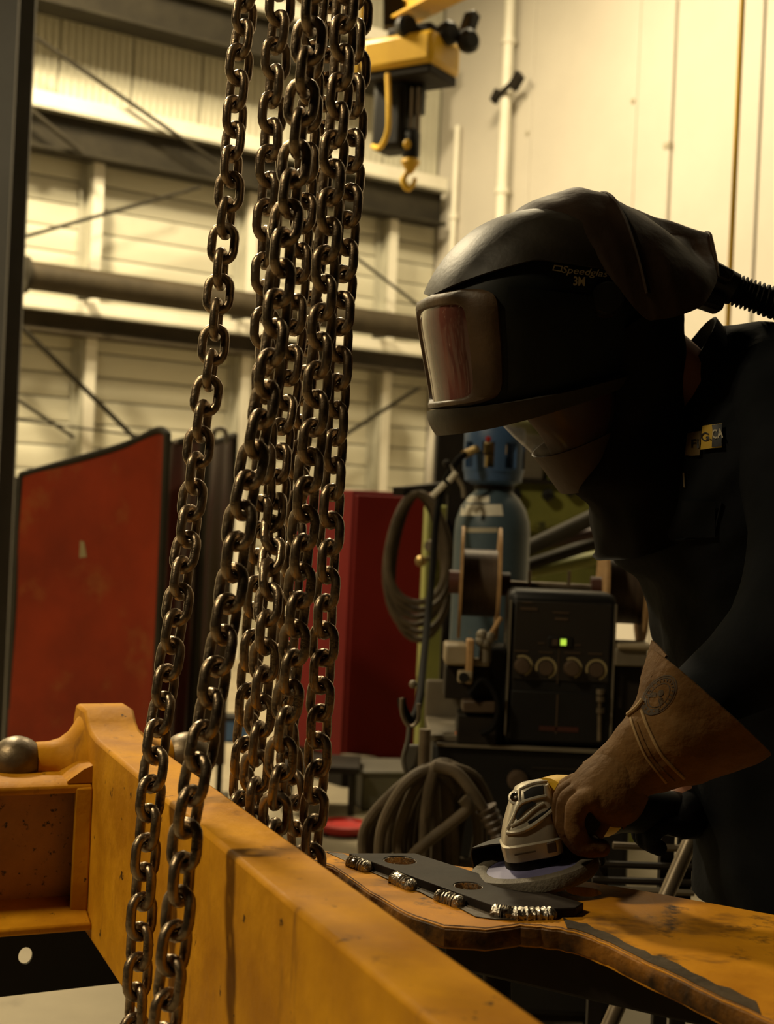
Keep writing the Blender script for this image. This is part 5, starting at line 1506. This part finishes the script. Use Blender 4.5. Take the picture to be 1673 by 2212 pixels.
# hand part of the glove: palm, four fingers round the side handle, thumb
def hand(palm, fingers, thumb, rf, name, mt):
    b = MB()
    P_ = RS(palm, 2.3)
    b.loft([[P_.pt(v / 8 * (len(palm) - 1), 2 * math.pi * k / 24) for k in range(24)] for v in range(9)])
    for fi in fingers + [thumb]:
        c = smooth([P(x, y, d) for x, y, d in fi], 4)
        n = len(c)
        b.tube(c, [rf * (1.08 - 0.22 * i / n) * (1 + 0.06 * math.sin(i * 1.6)) for i in range(n)], 12)
        b.ball(c[-1], rf * 0.86, 12, 8); b.ball(c[0], rf * 1.08, 12, 8)
    b = remesh(b, 0.0022, 5)
    return b.build(name, MT[mt], person, sharp=80)
lh = hand([(1318, 1598, 1400, 1722, .037, GDp), (1288, 1628, 1376, 1765, .043, GDp - 0.003), (1252, 1662, 1332, 1785, .046, GDp - 0.005), (1232, 1690, 1290, 1770, .042, GDp - 0.005)],
     [[(1262, 1690, 1.602), (1228, 1700, 1.606), (1217, 1748, 1.610), (1246, 1790, 1.610), (1280, 1800, 1.606)],
      [(1256, 1700, 1.578), (1224, 1712, 1.580), (1213, 1766, 1.582), (1240, 1812, 1.582), (1278, 1822, 1.580)],
      [(1262, 1712, 1.553), (1232, 1724, 1.553), (1222, 1778, 1.553), (1248, 1824, 1.553), (1288, 1832, 1.553)],
      [(1276, 1726, 1.530), (1250, 1738, 1.528), (1242, 1788, 1.528), (1266, 1828, 1.530), (1300, 1832, 1.532)]],
     [(1330, 1720, 1.600), (1300, 1770, 1.615), (1280, 1812, 1.612), (1266, 1840, 1.604)], 0.0122, 'left_glove_hand', 'glove')
hand([(1500, 1690, 1540, 1770, .035, 1.85), (1470, 1715, 1505, 1800, .042, 1.82), (1440, 1740, 1465, 1810, .042, 1.80)],
     [[(1460, 1735, 1.84), (1425, 1722, 1.85), (1400, 1745, 1.84), (1395, 1790, 1.82), (1410, 1812, 1.80)],
      [(1450, 1745, 1.815), (1415, 1735, 1.81), (1385, 1758, 1.80), (1382, 1800, 1.79), (1400, 1820, 1.785)],
      [(1455, 1765, 1.79), (1420, 1758, 1.775), (1395, 1780, 1.765), (1392, 1812, 1.765), (1410, 1826, 1.77)],
      [(1465, 1785, 1.775), (1435, 1782, 1.755), (1412, 1798, 1.75), (1410, 1822, 1.755), (1425, 1832, 1.76)]],
     [(1480, 1740, 1.86), (1450, 1715, 1.875), (1415, 1712, 1.87)], 0.0122, 'right_glove_hand', 'trouser')

# ------------------------------------------------------------------ angle grinder
ND = 1.60
S_ = ND / FPX
E1 = (RX * 0.984 + UY * 0.175).normalized(); E3 = (-RX * 0.175 + UY * 0.984).normalized(); E2 = FW
CB = P(1150, 1832, ND)
gr = thing('angle_grinder', 'angle grinder with silver gear head pressed onto the steel bar', 'grinder', P(1155, 1905, ND))
def gp3(x, y, h): return CB + (E1 * x + E2 * y + E3 * h) * S_
def glev(levels, e=4.0, n=40):
    return MB().loft([[gp3(sx + a * sp(math.cos(2 * math.pi * k / n), 2 / e), sy + b * sp(math.sin(2 * math.pi * k / n), 2 / e), h) for k in range(n)] for h, a, b, sx, sy in levels])
glev([(-14, 56, 52, 0, 0), (-10, 64, 60, 0, 0), (22, 66, 62, 0, 0), (27, 60, 56, 0, 0)]).build('gear_skirt', MT['alu'], gr, sharp=35)
ghm = glev([(24, 62, 58, 0, 0), (40, 61, 56, 2, 2), (62, 57, 52, 6, 6), (90, 50, 46, 13, 12), (115, 43, 40, 20, 16), (130, 36, 33, 24, 18), (137, 22, 20, 26, 18)])
gearh = ghm.build('gear_head', MT['alu'], gr, sharp=35)
dgh = Decal(ghm)
def gpatch(poly, mt, nm, off):
    m = MB(); cx_ = sum(p[0] for p in poly) / len(poly); cy_2 = sum(p[1] for p in poly) / len(poly)
    vs = [(cx_, cy_2)] + poly; n = len(poly)
    vs2 = vs + [((a + cx_) / 2, (b + cy_2) / 2) for a, b in poly]
    fs = [(0, n + 1 + k, n + 1 + (k + 1) % n) for k in range(n)] + [(n + 1 + k, 1 + k, 1 + (k + 1) % n, n + 1 + (k + 1) % n) for k in range(n)]
    dgh.put(m, vs2, fs, off); m.build(nm, MT[mt], gearh)
gpatch([(1132, 1712), (1150, 1702), (1174, 1698), (1174, 1716), (1152, 1722), (1134, 1730)], 'black', 'vent_slot', 0.0012)
gpatch([(1112, 1762), (1128, 1742), (1150, 1732), (1160, 1736), (1136, 1752), (1118, 1772)], 'black', 'vent_slot', 0.0012)
gpatch([(1140, 1776), (1165, 1760), (1192, 1740), (1196, 1752), (1170, 1772), (1146, 1784)], 'black', 'side_recess', 0.0012)
def ridge(pxs, r, mt='alu', nm='cast_ridge'):
    q = smooth([V((x, y, 0)) for x, y in pxs], 5)
    ps = [dgh.hit(p.x, p.y, r * 0.3) for p in q]; ps = [p for p in ps if p]
    if len(ps) > 2: MB().tube(ps, r, 8).build(nm, MT[mt], gearh)
ridge([(1098, 1790), (1108, 1770), (1124, 1738), (1152, 1726), (1180, 1720)], 0.0022)
ridge([(1098, 1800), (1130, 1795), (1165, 1775), (1200, 1745), (1208, 1728)], 0.0028)
ridge([(1105, 1785), (1130, 1770), (1155, 1748), (1175, 1735)], 0.0018)
ridge([(1124, 1706), (1150, 1694), (1180, 1690), (1205, 1694)], 0.0022)
ridge([(1124, 1706), (1122, 1722), (1126, 1738)], 0.0018)
for x, y in ((1114, 1722), (1196, 1706)):
    p = dgh.hit(x, y, 0.001)
    if p:
        MB().lathe([(0.0055, -0.004), (0.0055, 0.001), (0.004, 0.0025), (0.001, 0.0015)], p, V((-0.35, -0.75, 0.5)), 14).build('screw', MT['screw'], gr)
        MB().lathe([(0.0085, -0.004), (0.0085, -0.0008), (0.006, 0.0)], p, V((-0.35, -0.75, 0.5)), 14).build('screw_boss', MT['alu'], gr)
m = MB(); m.add([gp3(x, -62.6, h) for x, h in ((-45, 0), (2, 0), (2, 2), (-45, 2))], [(0, 1, 2, 3)]); 
m = MB(); m.box(gp3(-20, -62, 8), (46 * S_, 3 * S_, 3 * S_), M((E1, E2, E3)).transposed()); m.build('parting_line', MT['rod'], gr)
m = MB(); m.box(gp3(38, -62, 10), (20 * S_, 4 * S_, 22 * S_), M((E1, E2, E3)).transposed()); m.build('skirt_tab', MT['knob'], gr, bevel=0.001)
# motor body to the right, yellow collar then black grip
b0 = gp3(46, 22, 78); b1 = P(1300, 1742, 1.70); b2_ = P(1500, 1762, 1.86)
MB().tube([b0, b0.lerp(b1, 0.2), b1], [0.033, 0.037, 0.037], 24).build('motor_housing', MT['hoist'], gr)
MB().tube(smooth([b1, b1.lerp(b2_, 0.3), b1.lerp(b2_, 0.7), b2_], 3), [0.037, 0.034, 0.030, 0.029, 0.029, 0.029, 0.029, 0.03, 0.032, 0.03], 20).build('rear_grip', MT['black'], gr)
MB().tube(smooth([b2_, P(1560, 1790, 1.92), P(1640, 1880, 1.98), P(1720, 2000, 2.0)], 5), 0.005, 8).build('power_cord', MT['rubber'], gr)
MB().tube([gp3(52, 10, 50), P(1262, 1770, 1.57), P(1268, 1772, 1.535)], [0.010, 0.0155, 0.0155], 18).build('side_handle', MT['black'], gr)
# spindle, guard, disc
MB().lathe([(0.030, -0.020), (0.030, 0.004)], CB - E3 * 14 * S_, E3, 28).build('spindle_collar', MT['black'], gr)
DC = P(1155, 1886, ND)
dr_ = 141 * S_
MB().lathe([(dr_ * .62, -0.004), (dr_ * .95, -0.006), (dr_ * 1.0, -0.002), (dr_, 0.006), (dr_ * .96, 0.011), (dr_ * .80, 0.0125), (dr_ * .72, 0.010), (dr_ * .70, 0.004)], DC, E3, 56).build('abrasive_rim', MT['disc'], gr)
MB().lathe([(dr_ * .73, 0.004), (dr_ * .72, 0.0095), (dr_ * .40, 0.0125), (dr_ * .38, 0.006)], DC, E3, 48).build('disc_backing', MT['discb'], gr)
MB().lathe([(dr_ * .42, 0.010), (dr_ * .42, 0.020), (dr_ * .30, 0.034), (dr_ * .2, 0.04)], DC, E3, 32).build('disc_hub', MT['black'], gr)
g = []
for i in range(31):
    a = rad(-25 + 170 * i / 30)
    dirv = E1 * math.cos(a) + E2 * math.sin(a)
    g.append([DC + dirv * dr_ * q + E3 * h for q, h in ((0.34, 0.034), (0.7, 0.032), (1.04, 0.028), (1.08, 0.022), (1.08, 0.004))])
MB().sheet(g, 0.002).build('guard', MT['black'], gr)
